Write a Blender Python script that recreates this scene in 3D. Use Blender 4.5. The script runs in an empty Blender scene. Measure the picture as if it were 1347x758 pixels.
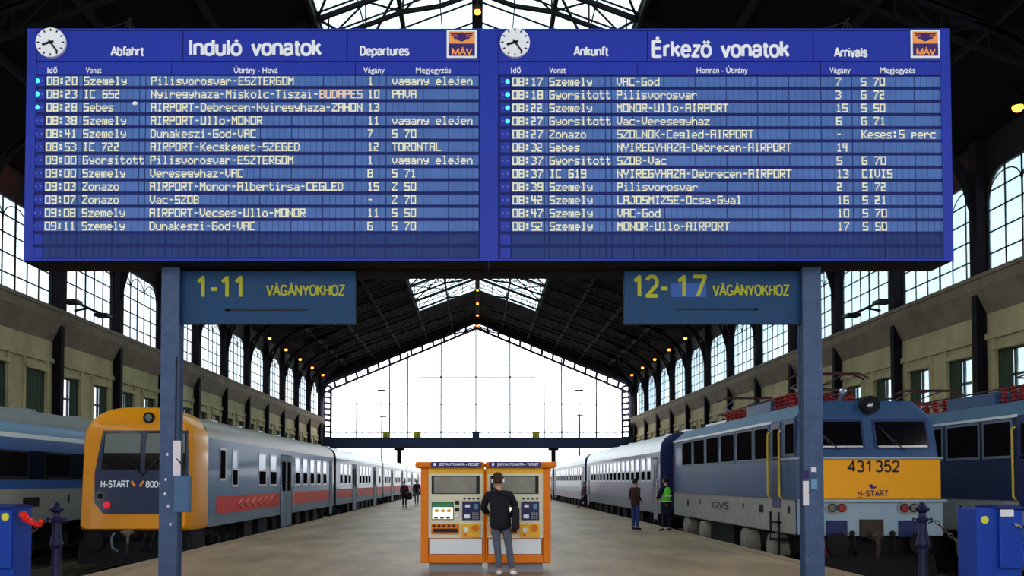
import bpy, bmesh, math, random
from mathutils import Vector, Matrix
random.seed(7)
S = bpy.context.scene
C = S.collection
PI = math.pi

# ------------------------------------------------------------------ camera, light, exposure
F_PX, W_PX, H_PX = 1250.0, 1347.0, 758.0
PITCH = math.radians(2.0)
EYE = 1.63
VPX, HOR = 628.0, 633.0
YC = HOR - F_PX * math.tan(PITCH)
cam_d = bpy.data.cameras.new('camera')
cam = bpy.data.objects.new('camera', cam_d)
C.objects.link(cam)
cam.location = (0, 0, EYE)
cam.rotation_euler = (PI / 2 + PITCH, 0, 0)
cam_d.sensor_fit = 'HORIZONTAL'
cam_d.sensor_width = 36
cam_d.lens = F_PX / W_PX * 36
cam_d.shift_x = (W_PX / 2 - VPX) / W_PX
cam_d.shift_y = (YC - H_PX / 2) / W_PX
cam_d.clip_end = 3000
S.camera = cam

SKY = 4.8
EXPOSURE = 0.0
world = bpy.data.worlds.new('overcast_sky')
S.world = world
world.use_nodes = True
wn = world.node_tree.nodes
bg = wn['Background']
wtc = wn.new('ShaderNodeTexCoord')
wsep = wn.new('ShaderNodeSeparateXYZ')
wramp = wn.new('ShaderNodeValToRGB')
wramp.color_ramp.elements[0].position = 0.0
wramp.color_ramp.elements[0].color = (0.95, 0.96, 1.0, 1)
wramp.color_ramp.elements[1].position = 1.0
wramp.color_ramp.elements[1].color = (0.78, 0.92, 1.0, 1)
world.node_tree.links.new(wtc.outputs['Generated'], wsep.inputs[0])
world.node_tree.links.new(wsep.outputs['Z'], wramp.inputs[0])
world.node_tree.links.new(wramp.outputs[0], bg.inputs['Color'])
bg.inputs['Strength'].default_value = SKY
S.view_settings.view_transform = 'Standard'
S.view_settings.look = 'None'
S.view_settings.gamma = 1
S.view_settings.exposure = EXPOSURE
S.view_settings.use_curve_mapping = False

# ------------------------------------------------------------------ helpers
def ray(x, y):
    cx, cy = (x - VPX) / F_PX, (YC - y) / F_PX
    return cx, math.cos(PITCH) - cy * math.sin(PITCH), math.sin(PITCH) + cy * math.cos(PITCH)

def PY(x, y, Y):            # photo point on the upright plane at depth Y -> (X, Z)
    rx, ry, rz = ray(x, y)
    t = Y / ry
    return rx * t, EYE + rz * t

def PX(x, y, X):            # photo point on the side plane at X -> (Y, Z)
    rx, ry, rz = ray(x, y)
    t = X / rx
    return ry * t, EYE + rz * t

def lin(c):
    c /= 255.0
    return c / 12.92 if c <= 0.04045 else ((c + 0.055) / 1.055) ** 2.4

def mat(name, rgb, rough=0.5, metal=0.0, var=0.0, scale=3.0, spec=0.22, emit=0.0, coat=0.0, stretch=None, bump=0.0):
    m = bpy.data.materials.new(name)
    m.use_nodes = True
    nt = m.node_tree
    b = nt.nodes['Principled BSDF']
    col = tuple(lin(v) for v in rgb) + (1,)
    b.inputs['Base Color'].default_value = col
    b.inputs['Roughness'].default_value = rough
    b.inputs['Metallic'].default_value = metal
    b.inputs['Specular IOR Level'].default_value = spec
    b.inputs['Coat Weight'].default_value = coat
    b.inputs['Coat Roughness'].default_value = 0.08
    if emit:
        b.inputs['Emission Color'].default_value = col
        b.inputs['Emission Strength'].default_value = emit
    if var or bump:
        tc = nt.nodes.new('ShaderNodeTexCoord')
        mp = nt.nodes.new('ShaderNodeMapping')
        nz = nt.nodes.new('ShaderNodeTexNoise')
        nz.inputs['Scale'].default_value = scale
        nz.inputs['Detail'].default_value = 6
        nz.inputs['Roughness'].default_value = 0.65
        if stretch:
            mp.inputs['Scale'].default_value = stretch
        nt.links.new(tc.outputs['Object'], mp.inputs[0])
        nt.links.new(mp.outputs[0], nz.inputs['Vector'])
        if var:
            rp = nt.nodes.new('ShaderNodeValToRGB')
            rp.color_ramp.elements[0].position = 0.3
            rp.color_ramp.elements[1].position = 0.7
            rp.color_ramp.elements[0].color = tuple(v * (1 - var) for v in col[:3]) + (1,)
            rp.color_ramp.elements[1].color = tuple(min(1, v * (1 + var)) for v in col[:3]) + (1,)
            nt.links.new(nz.outputs['Fac'], rp.inputs[0])
            nt.links.new(rp.outputs[0], b.inputs['Base Color'])
        if bump:
            bp = nt.nodes.new('ShaderNodeBump')
            bp.inputs['Strength'].default_value = bump
            bp.inputs['Distance'].default_value = 0.02
            nt.links.new(nz.outputs['Fac'], bp.inputs['Height'])
            nt.links.new(bp.outputs[0], b.inputs['Normal'])
    return m

def glass(name, rgb, gloss=0.06, dirt=0.0, dirt_rgb=(120, 125, 120), scale=0.7):
    m = bpy.data.materials.new(name)
    m.use_nodes = True
    nt = m.node_tree
    nt.nodes.clear()
    out = nt.nodes.new('ShaderNodeOutputMaterial')
    tr = nt.nodes.new('ShaderNodeBsdfTransparent')
    tr.inputs[0].default_value = tuple(rgb) + (1,)
    gl = nt.nodes.new('ShaderNodeBsdfGlossy')
    gl.inputs['Roughness'].default_value = 0.03
    mx = nt.nodes.new('ShaderNodeMixShader')
    mx.inputs[0].default_value = gloss
    nt.links.new(tr.outputs[0], mx.inputs[1])
    nt.links.new(gl.outputs[0], mx.inputs[2])
    last = mx
    if dirt:
        df = nt.nodes.new('ShaderNodeBsdfTranslucent')
        df.inputs[0].default_value = tuple(lin(v) for v in dirt_rgb) + (1,)
        tc = nt.nodes.new('ShaderNodeTexCoord')
        nz = nt.nodes.new('ShaderNodeTexNoise')
        nz.inputs['Scale'].default_value = scale
        nz.inputs['Detail'].default_value = 5
        rp = nt.nodes.new('ShaderNodeMapRange')
        rp.inputs['From Min'].default_value = 0.35
        rp.inputs['From Max'].default_value = 0.65
        rp.inputs['To Min'].default_value = max(0, dirt - 0.2)
        rp.inputs['To Max'].default_value = min(1, dirt + 0.2)
        m2 = nt.nodes.new('ShaderNodeMixShader')
        nt.links.new(tc.outputs['Object'], nz.inputs['Vector'])
        nt.links.new(nz.outputs['Fac'], rp.inputs[0])
        nt.links.new(rp.outputs[0], m2.inputs[0])
        nt.links.new(mx.outputs[0], m2.inputs[1])
        nt.links.new(df.outputs[0], m2.inputs[2])
        last = m2
    nt.links.new(last.outputs[0], out.inputs[0])
    return m

ROOT = {}
class MB:
    def __init__(s):
        s.v, s.f, s.m = [], [], []
    def poly(s, pts, m=0):
        n = len(s.v)
        s.v += [Vector(p) for p in pts]
        s.f.append(list(range(n, n + len(pts))))
        s.m.append(m)
        return s
    def raw(s, verts, faces, m=0):
        n = len(s.v)
        s.v += [Vector(p) for p in verts]
        for f in faces:
            s.f.append([n + i for i in f])
            s.m.append(m)
        return s
    def box(s, x0, x1, y0, y1, z0, z1, m=0):
        x0, x1 = min(x0, x1), max(x0, x1)
        y0, y1 = min(y0, y1), max(y0, y1)
        z0, z1 = min(z0, z1), max(z0, z1)
        vs = [(x0, y0, z0), (x1, y0, z0), (x1, y1, z0), (x0, y1, z0), (x0, y0, z1), (x1, y0, z1), (x1, y1, z1), (x0, y1, z1)]
        return s.raw(vs, [(0, 3, 2, 1), (4, 5, 6, 7), (0, 1, 5, 4), (1, 2, 6, 5), (2, 3, 7, 6), (3, 0, 4, 7)], m)
    def bar(s, a, b, w, h=None, m=0, up=(0, 0, 1)):
        a, b = Vector(a), Vector(b)
        h = h or w
        d = (b - a).normalized()
        u = Vector(up)
        if abs(d.dot(u)) > 0.98:
            u = Vector((0, 1, 0))
        r = d.cross(u).normalized() * w / 2
        t = r.cross(d).normalized() * h / 2
        vs = [a - r - t, a + r - t, a + r + t, a - r + t, b - r - t, b + r - t, b + r + t, b - r + t]
        return s.raw(vs, [(3, 2, 1, 0), (4, 5, 6, 7), (0, 1, 5, 4), (1, 2, 6, 5), (2, 3, 7, 6), (3, 0, 4, 7)], m)
    def cyl(s, a, b, r, n=16, m=0, r2=None):
        a, b = Vector(a), Vector(b)
        r2 = r if r2 is None else r2
        d = (b - a).normalized()
        u = Vector((0, 0, 1)) if abs(d.z) < 0.9 else Vector((1, 0, 0))
        p = d.cross(u).normalized()
        q = d.cross(p).normalized()
        vs = [a + (p * math.cos(2 * PI * i / n) + q * math.sin(2 * PI * i / n)) * r for i in range(n)]
        vs += [b + (p * math.cos(2 * PI * i / n) + q * math.sin(2 * PI * i / n)) * r2 for i in range(n)]
        fs = [(i, (i + 1) % n, n + (i + 1) % n, n + i) for i in range(n)]
        fs += [tuple(reversed(range(n))), tuple(range(n, 2 * n))]
        return s.raw(vs, fs, m)
    def tube(s, pts, r, n=8, m=0):
        for a, b in zip(pts[:-1], pts[1:]):
            s.cyl(a, b, r, n, m)
        return s
    def lathe(s, prof, c, n=20, m=0):          # prof [(r, z)] around a vertical axis
        vs, fs = [], []
        for r, z in prof:
            for i in range(n):
                vs.append((c[0] + r * math.cos(2 * PI * i / n), c[1] + r * math.sin(2 * PI * i / n), c[2] + z))
        for k in range(len(prof) - 1):
            for i in range(n):
                j = (i + 1) % n
                fs.append((k * n + i, k * n + j, (k + 1) * n + j, (k + 1) * n + i))
        fs.append(tuple(reversed(range(n))))
        fs.append(tuple(range((len(prof) - 1) * n, len(prof) * n)))
        return s.raw(vs, fs, m)
    def ball(s, c, r, n=12, m=0, sc=(1, 1, 1)):
        vs, fs = [], []
        k = max(6, n // 2 + 2)
        for i in range(1, k):
            t = PI * i / k
            for j in range(n):
                a = 2 * PI * j / n
                vs.append((c[0] + r * sc[0] * math.sin(t) * math.cos(a), c[1] + r * sc[1] * math.sin(t) * math.sin(a), c[2] + r * sc[2] * math.cos(t)))
        top, bot = len(vs), len(vs) + 1
        vs += [(c[0], c[1], c[2] + r * sc[2]), (c[0], c[1], c[2] - r * sc[2])]
        for i in range(k - 2):
            for j in range(n):
                l = (j + 1) % n
                fs.append((i * n + j, (i + 1) * n + j, (i + 1) * n + l, i * n + l))
        for j in range(n):
            l = (j + 1) % n
            fs.append((top, j, l))
            fs.append((bot, (k - 2) * n + l, (k - 2) * n + j))
        return s.raw(vs, fs, m)
    def prism(s, pts, axis, a, b, m=0, mside=None):
        # pts: 2-D outline; axis 'y': pts are (x, z) extruded from y=a to b; 'x': (y, z); 'z': (x, y)
        def P(p, t):
            return {'y': (p[0], t, p[1]), 'x': (t, p[0], p[1]), 'z': (p[0], p[1], t)}[axis]
        n = len(pts)
        vs = [P(p, a) for p in pts] + [P(p, b) for p in pts]
        k = len(s.v)
        s.v += [Vector(v) for v in vs]
        s.f.append([k + i for i in range(n)]); s.m.append(m)
        s.f.append([k + n + i for i in reversed(range(n))]); s.m.append(m)
        for i in range(n):
            j = (i + 1) % n
            mm = m if mside is None else mside[i]
            s.f.append([k + j, k + i, k + n + i, k + n + j]); s.m.append(mm)
        return s
    def build(s, name, mats, parent=None, smooth=False, bevel=0.0, fix=True, at=None):
        if not isinstance(mats, (list, tuple)):
            mats = [mats]
        off = Vector(at) if at is not None else ROOT.get(parent.name, Vector()) if parent else Vector()
        me = bpy.data.meshes.new(name)
        me.from_pydata([tuple(v - off) for v in s.v], [], s.f)
        for m in mats:
            me.materials.append(m)
        me.polygons.foreach_set('material_index', s.m)
        if fix:
            bm = bmesh.new()
            bm.from_mesh(me)
            bmesh.ops.recalc_face_normals(bm, faces=bm.faces)
            bm.to_mesh(me)
            bm.free()
        me.update()
        o = bpy.data.objects.new(name, me)
        C.objects.link(o)
        if parent:
            o.parent = parent
            ROOT[o.name] = ROOT.get(parent.name, Vector())
        elif at is not None:
            o.location = off
            ROOT[o.name] = off
        if smooth:
            me.polygons.foreach_set('use_smooth', [True] * len(me.polygons))
            try:
                me.set_sharp_from_angle(angle=math.radians(40))
            except Exception:
                pass
        if bevel:
            b = o.modifiers.new('bevel', 'BEVEL')
            b.width = bevel
            b.segments = 3
            b.limit_method = 'ANGLE'
            b.angle_limit = math.radians(40)
        return o

def thing(name, loc, label, cat, group=None):
    o = bpy.data.objects.new(name, None)
    C.objects.link(o)
    o.location = loc
    o.empty_display_size = 0.2
    ROOT[o.name] = Vector(loc)
    return tag(o, label, cat, group)

def tag(o, label, cat, group=None):
    o['label'] = label
    o['category'] = cat
    if group:
        o['group'] = group
    return o

def struct(name, mb, mats, label=None, **kw):
    o = mb.build(name, mats, **kw)
    o['kind'] = 'structure'
    if label:
        o['label'] = label
    return o

def sempty(name, loc=(0, 0, 0)):
    o = bpy.data.objects.new(name, None)
    C.objects.link(o)
    o.location = loc
    ROOT[o.name] = Vector(loc)
    o['kind'] = 'structure'
    return o

_txt = {}
def text_geo(s, bold=0.0, res=3):
    k = (s, bold, res)
    if k in _txt:
        return _txt[k]
    cu = bpy.data.curves.new('lettering', 'FONT')
    cu.body = s
    cu.size = 1
    cu.offset = bold
    cu.resolution_u = res
    cu.fill_mode = 'FRONT'
    ob = bpy.data.objects.new('lettering', cu)
    C.objects.link(ob)
    dg = bpy.context.evaluated_depsgraph_get()
    me = bpy.data.meshes.new_from_object(ob.evaluated_get(dg))
    vs = [tuple(v.co) for v in me.vertices]
    fs = [tuple(p.vertices) for p in me.polygons]
    bpy.data.objects.remove(ob)
    bpy.data.curves.remove(cu)
    bpy.data.meshes.remove(me)
    _txt[k] = (vs, fs)
    return _txt[k]

CAP = max(v[1] for v in text_geo('H')[0])
def put_text(mb, s, x0, x1, zb, zt, y, bold=0.0, m=0, plane='y'):
    """letters of s between x0..x1 with base line zb and capital height zt - zb, on an upright plane"""
    vs, fs = text_geo(s, bold)
    a, b = min(v[0] for v in vs), max(v[0] for v in vs)
    k = (x1 - x0) / (b - a)
    kz = (zt - zb) / CAP
    if plane == 'y':
        out = [(x0 + (v[0] - a) * k, y, zb + v[1] * kz) for v in vs]
    elif plane == 'x':      # x0..x1 runs along Y on a side plane at X = y
        out = [(y, x0 + (v[0] - a) * k, zb + v[1] * kz) for v in vs]
    mb.raw(out, fs, m)

# a plain grotesque alphabet drawn as strokes: capital height 7, x-height 5
def _arc(cx, cy, rx, ry, a0, a1, n=12):
    out = []
    for i in range(n + 1):
        a = math.radians(a0 + (a1 - a0) * i / n)
        c, q = math.cos(a), math.sin(a)
        out.append((cx + rx * math.copysign(abs(c) ** 0.85, c), cy + ry * math.copysign(abs(q) ** 0.85, q)))
    return out
def _bowl(x0=0.3, x1=3.7, y0=0, y1=5):
    return _arc((x0 + x1) / 2, (y0 + y1) / 2, (x1 - x0) / 2, (y1 - y0) / 2, 0, 360, 24)
_acute = lambda x, y: [(x - 0.3, y), (x + 0.5, y + 1.1)]
def _aA(): return [[(0, 0), (2.4, 7), (4.8, 0)], [(0.85, 2.4), (3.95, 2.4)]]
def _o(): return [_bowl(0.2, 3.8)]
def _e_cap(): return [[(3.8, 7), (0.4, 7), (0.4, 0), (3.9, 0)], [(0.4, 3.7), (3.5, 3.7)]]
_n = [[(0.4, 0), (0.4, 5)], [(0.4, 2.9)] + _arc(2.0, 2.9, 1.6, 2.1, 180, 0) + [(3.6, 0)]]
GLY = {
 ' ': (3.6, []), '-': (3.2, [[(0.4, 2.7), (2.8, 2.7)]]),
 '1': (4.4, [[(0.8, 5.3), (2.5, 6.9), (2.5, 0)]]),
 '2': (4.6, [_arc(2.2, 5.0, 1.8, 2.0, 165, -35) + [(0.4, 0.1), (4.2, 0.1)]]),
 '3': (4.6, [_arc(2.1, 5.3, 1.7, 1.7, 160, -85), _arc(2.1, 1.85, 1.9, 1.85, 85, -165)]),
 '4': (4.8, [[(3.3, 0), (3.3, 6.9), (0.3, 2.0), (4.5, 2.0)]]),
 '5': (4.6, [[(3.9, 7), (1.0, 7), (0.6, 3.6)] + _arc(2.2, 2.2, 1.9, 2.2, 130, -160)]),
 '7': (4.6, [[(0.3, 7), (4.1, 7), (1.7, 0)]]),
 '8': (4.6, [_bowl(0.5, 3.9, 3.7, 7), _bowl(0.3, 4.1, 0, 3.7)]),
 '0': (4.6, [_bowl(0.3, 4.1, 0, 7)]),
 'A': (4.9, _aA()), 'Á': (4.9, _aA() + [_acute(2.3, 7.8)]),
 'D': (4.9, [[(0.4, 0), (0.4, 7), (1.8, 7)] + _arc(1.8, 3.5, 2.5, 3.5, 90, -90) + [(0.4, 0)]]),
 'E': (4.4, _e_cap()), 'É': (4.4, _e_cap() + [_acute(2.1, 7.9)]),
 'G': (5.2, [_arc(2.5, 3.5, 2.2, 3.5, 40, 330, 20) + [(4.5, 3.1), (2.8, 3.1)]]),
 'H': (4.9, [[(0.4, 0), (0.4, 7)], [(4.3, 0), (4.3, 7)], [(0.4, 3.7), (4.3, 3.7)]]),
 'I': (1.6, [[(0.7, 0), (0.7, 7)]]),
 'K': (4.8, [[(0.4, 0), (0.4, 7)], [(4.2, 7), (0.4, 2.8)], [(1.9, 4.4), (4.4, 0)]]),
 'M': (5.8, [[(0.4, 0), (0.4, 7), (2.8, 0.6), (5.2, 7), (5.2, 0)]]),
 'N': (5.0, [[(0.4, 0), (0.4, 7), (4.3, 0), (4.3, 7)]]),
 'O': (5.2, [_bowl(0.3, 4.8, 0, 7)]),
 'R': (4.8, [[(0.4, 0), (0.4, 7), (2.4, 7)] + _arc(2.4, 5.2, 1.7, 1.8, 90, -90) + [(0.4, 3.4)], [(2.5, 3.4), (4.3, 0)]]),
 'S': (4.8, [_arc(2.3, 5.2, 1.75, 1.75, 25, 250) + _arc(2.35, 1.8, 1.9, 1.8, 75, -160)]),
 'T': (4.6, [[(0.1, 7), (4.3, 7)], [(2.2, 7), (2.2, 0)]]),
 'V': (4.7, [[(0.1, 7), (2.3, 0), (4.5, 7)]]),
 'Y': (4.7, [[(0.1, 7), (2.3, 3.0), (4.5, 7)], [(2.3, 3.0), (2.3, 0)]]),
 'Z': (4.6, [[(0.3, 7), (4.1, 7), (0.3, 0), (4.2, 0)]]),
 'a': (4.1, [_arc(1.9, 3.5, 1.5, 1.5, 160, 0) + [(3.4, 0.9), (3.7, 0)], [(3.4, 2.9), (1.8, 2.7)] + _arc(1.7, 1.35, 1.4, 1.35, 100, 270) + [(2.6, 0.3), (3.4, 1.3)]]),
 'b': (4.3, [[(0.4, 0), (0.4, 7)], _bowl(0.4, 3.8)]), 'd': (4.3, [[(3.7, 0), (3.7, 7)], _bowl(0.3, 3.7)]),
 'e': (4.1, [[(0.3, 2.6), (3.6, 2.6)] + _arc(1.95, 2.6, 1.65, 2.4, 0, 180) + _arc(1.95, 2.3, 1.65, 2.3, 180, 320)]),
 'f': (2.5, [_arc(1.9, 5.8, 0.9, 1.2, 70, 180) + [(1.0, 0)], [(0.1, 4.8), (2.2, 4.8)]]),
 'h': (4.1, [[(0.4, 0), (0.4, 7)]] + _n[1:]), 'i': (1.6, [[(0.7, 0), (0.7, 5)], [(0.7, 6.4), (0.7, 7)]]),
 'k': (3.9, [[(0.4, 0), (0.4, 7)], [(3.3, 5), (0.4, 2.1)], [(1.5, 3.2), (3.5, 0)]]), 'l': (1.6, [[(0.7, 0), (0.7, 7)]]),
 'n': (4.1, _n), 'o': (4.1, _o()), 'ó': (4.1, _o() + [_acute(2.0, 6.0)]), 'ő': (4.1, _o() + [_acute(1.2, 6.0), _acute(2.8, 6.0)]),
 'p': (4.3, [[(0.4, -2), (0.4, 5)], _bowl(0.4, 3.8)]), 'r': (2.8, [[(0.4, 0), (0.4, 5)], [(0.4, 2.8)] + _arc(1.9, 2.9, 1.5, 2.0, 180, 80)]),
 's': (3.8, [_arc(1.8, 3.7, 1.3, 1.3, 30, 250) + _arc(1.85, 1.35, 1.45, 1.35, 75, -160)]),
 't': (2.5, [[(1.0, 6.4), (1.0, 1.2)] + _arc(1.9, 1.1, 0.9, 1.1, 180, 280), [(0.1, 4.8), (2.2, 4.8)]]),
 'u': (4.1, [[(3.6, 5), (3.6, 0)], [(0.4, 5), (0.4, 2.0)] + _arc(2.0, 2.0, 1.6, 2.0, 180, 360)]),
 'v': (3.9, [[(0.2, 5), (1.9, 0), (3.6, 5)]]), 'z': (3.7, [[(0.3, 4.9), (3.2, 4.9), (0.3, 0.1), (3.3, 0.1)]]),
}
def stroke_text(mb, s, x0, x1, zb, zt, y, wt=1.15, m=0, fn=None):
    """grotesque lettering from x0 to x1; wt: stroke weight in sevenths of the capital height; fn maps (x, z) to a point"""
    base = fn or (lambda x, z: (x, y, z))
    cnt = [0]
    def fn(x, z):
        p = base(x, z)
        return (p[0], p[1] - 0.0001 * cnt[0], p[2])
    total = sum(GLY[c][0] + 0.55 for c in s) - 1.0
    kz = (zt - zb) / 7
    kx_ = (x1 - x0) / total
    h = wt * min(abs(kz), abs(kx_) * 1.4) / 2
    pen = 0.0
    for c in s:
        adv, paths = GLY[c]
        for P in paths:
            p = [(x0 + (pen + q[0]) * kx_, zb + q[1] * kz) for q in P]
            for (ax, az), (bx_, bz_) in zip(p[:-1], p[1:]):
                dx, dz = bx_ - ax, bz_ - az
                l = math.hypot(dx, dz)
                if l < 1e-6:
                    continue
                nx, nz = -dz / l * h, dx / l * h
                cnt[0] = (cnt[0] + 1) % 61
                mb.poly([fn(ax + nx, az + nz), fn(ax - nx, az - nz), fn(bx_ - nx, bz_ - nz), fn(bx_ + nx, bz_ + nz)], m)
            for (ax, az) in p[1:-1]:
                cnt[0] = (cnt[0] + 1) % 61
                mb.poly([fn(ax + h * math.cos(2 * PI * k / 10), az + h * math.sin(2 * PI * k / 10)) for k in range(10)], m)
        pen += adv + 0.55

def skin_geo(chains, sub=1):
    """chains: list of (points [(x,y,z,r)], edges or None for a simple chain); returns verts, faces of the grown surface"""
    verts, edges, radii, roots = [], [], [], []
    for pts, ed in chains:
        k = len(verts)
        roots.append(k)
        verts += [p[:3] for p in pts]
        radii += [p[3] if isinstance(p[3], tuple) else (p[3], p[3]) for p in pts]
        edges += [(k + a, k + b) for a, b in (ed or [(i, i + 1) for i in range(len(pts) - 1)])]
    me = bpy.data.meshes.new('skin')
    me.from_pydata(verts, edges, [])
    ob = bpy.data.objects.new('skin', me)
    C.objects.link(ob)
    sk = ob.modifiers.new('skin', 'SKIN')
    sk.use_smooth_shade = True
    sk.branch_smoothing = 0.3
    for i, r in enumerate(radii):
        d = me.skin_vertices[0].data[i]
        d.radius = r
        d.use_root = i in roots
    ss = ob.modifiers.new('sub', 'SUBSURF')
    ss.levels = sub
    ss.render_levels = sub
    dg = bpy.context.evaluated_depsgraph_get()
    dg.update()
    m2 = bpy.data.meshes.new_from_object(ob.evaluated_get(dg))
    vs = [tuple(v.co) for v in m2.vertices]
    fs = [tuple(p.vertices) for p in m2.polygons]
    bpy.data.objects.remove(ob)
    bpy.data.meshes.remove(me)
    bpy.data.meshes.remove(m2)
    return vs, fs

# ------------------------------------------------------------------ materials
M = {}
M['concrete'] = mat('platform_concrete', (160, 130, 100), 0.5, var=0.42, scale=0.8, spec=0.35, bump=0.05, stretch=(1, 0.35, 1))
M['edge'] = mat('platform_edge_stone', (150, 124, 98), 0.7, var=0.2, scale=2)
M['axle'] = mat('axle_box_grey', (136, 130, 116), 0.6, var=0.2, scale=5)
M['ballast'] = mat('track_ballast', (92, 78, 62), 0.95, var=0.45, scale=7, bump=0.6)
M['rail'] = mat('rail_steel', (110, 95, 85), 0.35, metal=0.8, var=0.2)
M['sleeper'] = mat('sleeper_wood', (62, 50, 42), 0.9, var=0.3)
M['plaster'] = mat('wall_plaster', (176, 162, 122), 0.85, var=0.22, scale=0.5)
M['ledge'] = mat('wall_ledge', (124, 110, 92), 0.85, var=0.25, scale=0.6)
M['iron'] = mat('dark_iron', (22, 19, 25), 0.8, spec=0.1, var=0.25, scale=1.0)
M['iron_upper'] = mat('upper_wall_iron', (20, 16, 20), 0.7, var=0.3, scale=0.6)
M['roofing'] = mat('roof_boards', (12, 9, 11), 0.95, spec=0.1, var=0.35, scale=0.5, stretch=(4, 0.4, 1))
M['truss'] = mat('truss_iron', (11, 9, 11), 0.8, spec=0.15, var=0.2)
M['gablebar'] = mat('gable_bars', (70, 62, 88), 0.6)
M['beam'] = mat('beam_blue_grey', (58, 72, 104), 0.7, var=0.1)
M['pane_left'] = glass('clear_pane', (0.52, 0.56, 0.58))
M['pane_right'] = glass('grimy_pane', (0.44, 0.51, 0.54), dirt=0.2, scale=0.5, dirt_rgb=(190, 205, 210))
M['pane_gable'] = glass('gable_pane', (0.9, 0.93, 0.95))
M['pane_sky'] = glass('skylight_pane', (0.40, 0.47, 0.48), dirt=0.22, scale=0.25, dirt_rgb=(150, 170, 170))
M['pane_back'] = glass('facade_pane', (0.85, 0.88, 0.9), gloss=0.04)
M['curtain'] = mat('green_curtain', (62, 74, 58), 0.9, var=0.2, stretch=(1, 8, 1))
M['reveal'] = mat('window_reveal', (50, 66, 56), 0.8)
M['winframe'] = mat('window_frame', (70, 68, 62), 0.6)

M['board'] = mat('board_blue', (34, 54, 166), 0.45, var=0.06, scale=1.0)
M['board_dark'] = mat('board_groove', (18, 30, 104), 0.6)
M['flap'] = mat('flap_blue', (78, 114, 180), 0.4, var=0.16, scale=1.2)
M['flap_blank'] = mat('flap_blank_blue', (22, 52, 116), 0.45, var=0.12, scale=1.5)
M['flap_slot'] = mat('flap_slot', (18, 36, 112), 0.6)
M['letter'] = mat('flap_lettering', (255, 252, 214), 0.5)
M['letter_warm'] = mat('flap_lettering_warm', (255, 228, 196), 0.5)
M['white'] = mat('white_lettering', (244, 246, 250), 0.5)
M['dim'] = mat('unlit_lamp', (96, 112, 190), 0.5)
M['cyan'] = mat('lit_lamp', (70, 235, 225), 0.4, emit=1.5)
M['black'] = mat('black_paint', (18, 18, 22), 0.5)
M['logo_orange'] = mat('logo_orange', (255, 164, 92), 0.5)
M['logo_blue'] = mat('logo_blue', (64, 40, 110), 0.5)
M['post'] = mat('post_paint', (68, 86, 118), 0.55, var=0.22, scale=5)
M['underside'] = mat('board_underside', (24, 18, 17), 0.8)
M['sign'] = mat('sign_blue', (14, 60, 100), 0.5, var=0.08)
M['sign_patch'] = mat('sign_patch', (52, 88, 164), 0.5)
M['sign_yellow'] = mat('sign_yellow', (172, 172, 36), 0.5)
M['paper'] = mat('paper', (228, 214, 220), 0.8)
M['boxgrey'] = mat('junction_box', (76, 104, 140), 0.55, var=0.12)

M['t_yellow'] = mat('train_yellow', (232, 148, 4), 0.4, coat=0.3)
M['t_blue'] = mat('train_blue', (52, 92, 128), 0.5, coat=0.12, spec=0.3, var=0.1, scale=0.8)
M['t_grey'] = mat('train_grey', (106, 116, 130), 0.6, spec=0.25, var=0.1)
M['t_red'] = mat('train_red', (206, 60, 50), 0.6, spec=0.2, var=0.15)
M['t_pink'] = mat('train_pink', (232, 140, 120), 0.5)
M['t_roof'] = mat('train_roof', (138, 130, 120), 0.38, metal=0.3, var=0.15, scale=1)
M['t_roofw'] = mat('coach_roof', (225, 225, 225), 0.35, metal=0.2, var=0.08)
M['t_dark'] = mat('underframe_black', (22, 20, 22), 0.8, var=0.3)
M['t_glass'] = mat('train_glass', (10, 11, 14), 0.08, spec=0.3)
M['t_glass_side'] = mat('train_side_glass', (24, 20, 22), 0.4, spec=0.0)
M['t_glass_refl'] = mat('train_glass_upper_reflection', (150, 165, 190), 0.25, metal=0.5)  # bright reflection put into the colour of the upper side panes
M['t_frame'] = mat('train_window_frame', (150, 156, 164), 0.35, metal=0.5)
M['t_navy'] = mat('train_nose_navy', (24, 38, 74), 0.25, coat=0.4)
M['glare'] = mat('facade_reflection', (116, 122, 118), 0.7)  # reflection of the hall's glazed front, painted as a flat grey
M['c_mauve'] = mat('coach_mauve_grey', (100, 100, 126), 0.5, coat=0.1, spec=0.3, var=0.08)
M['c_lowgrey'] = mat('coach_low_grey', (128, 126, 130), 0.65, spec=0.2, var=0.1)
M['c_teal'] = mat('coach_teal', (104, 140, 158), 0.5, coat=0.1, spec=0.3, var=0.08)
M['c_pink'] = mat('coach_pale', (168, 156, 168), 0.5, var=0.08)
M['l_blue'] = mat('loco_blue', (34, 70, 112), 0.5, coat=0.1, spec=0.3, var=0.1, scale=1)
M['l_dark'] = mat('loco_dark_blue', (30, 40, 86), 0.4, coat=0.3)
M['l_navy'] = mat('loco_navy', (24, 38, 74), 0.5, coat=0.1, spec=0.3, var=0.1)
M['l_roof'] = mat('loco_roof', (88, 116, 142), 0.45, var=0.15, scale=1.5)
M['l_grey'] = mat('loco_grey', (150, 148, 142), 0.65, spec=0.2, var=0.12)
M['l_front'] = mat('loco_front_grey', (150, 168, 180), 0.5, var=0.08)
M['l_yellow'] = mat('loco_yellow', (248, 166, 16), 0.4)
M['handrail'] = mat('handrail_yellow', (206, 176, 60), 0.4)
M['insul'] = mat('insulator_red', (150, 40, 40), 0.35, var=0.2)
M['panto'] = mat('pantograph_dark', (70, 36, 38), 0.6)
M['red'] = mat('red_paint', (200, 36, 36), 0.4)
M['chrome'] = mat('chrome', (200, 200, 205), 0.2, metal=0.9)
M['lens'] = mat('lamp_lens', (150, 156, 166), 0.12, metal=0.8)
M['redlens'] = mat('red_lens', (235, 60, 80), 0.2, emit=0.25)
M['stripe_white'] = mat('white_stripe', (226, 228, 226), 0.4)
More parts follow.
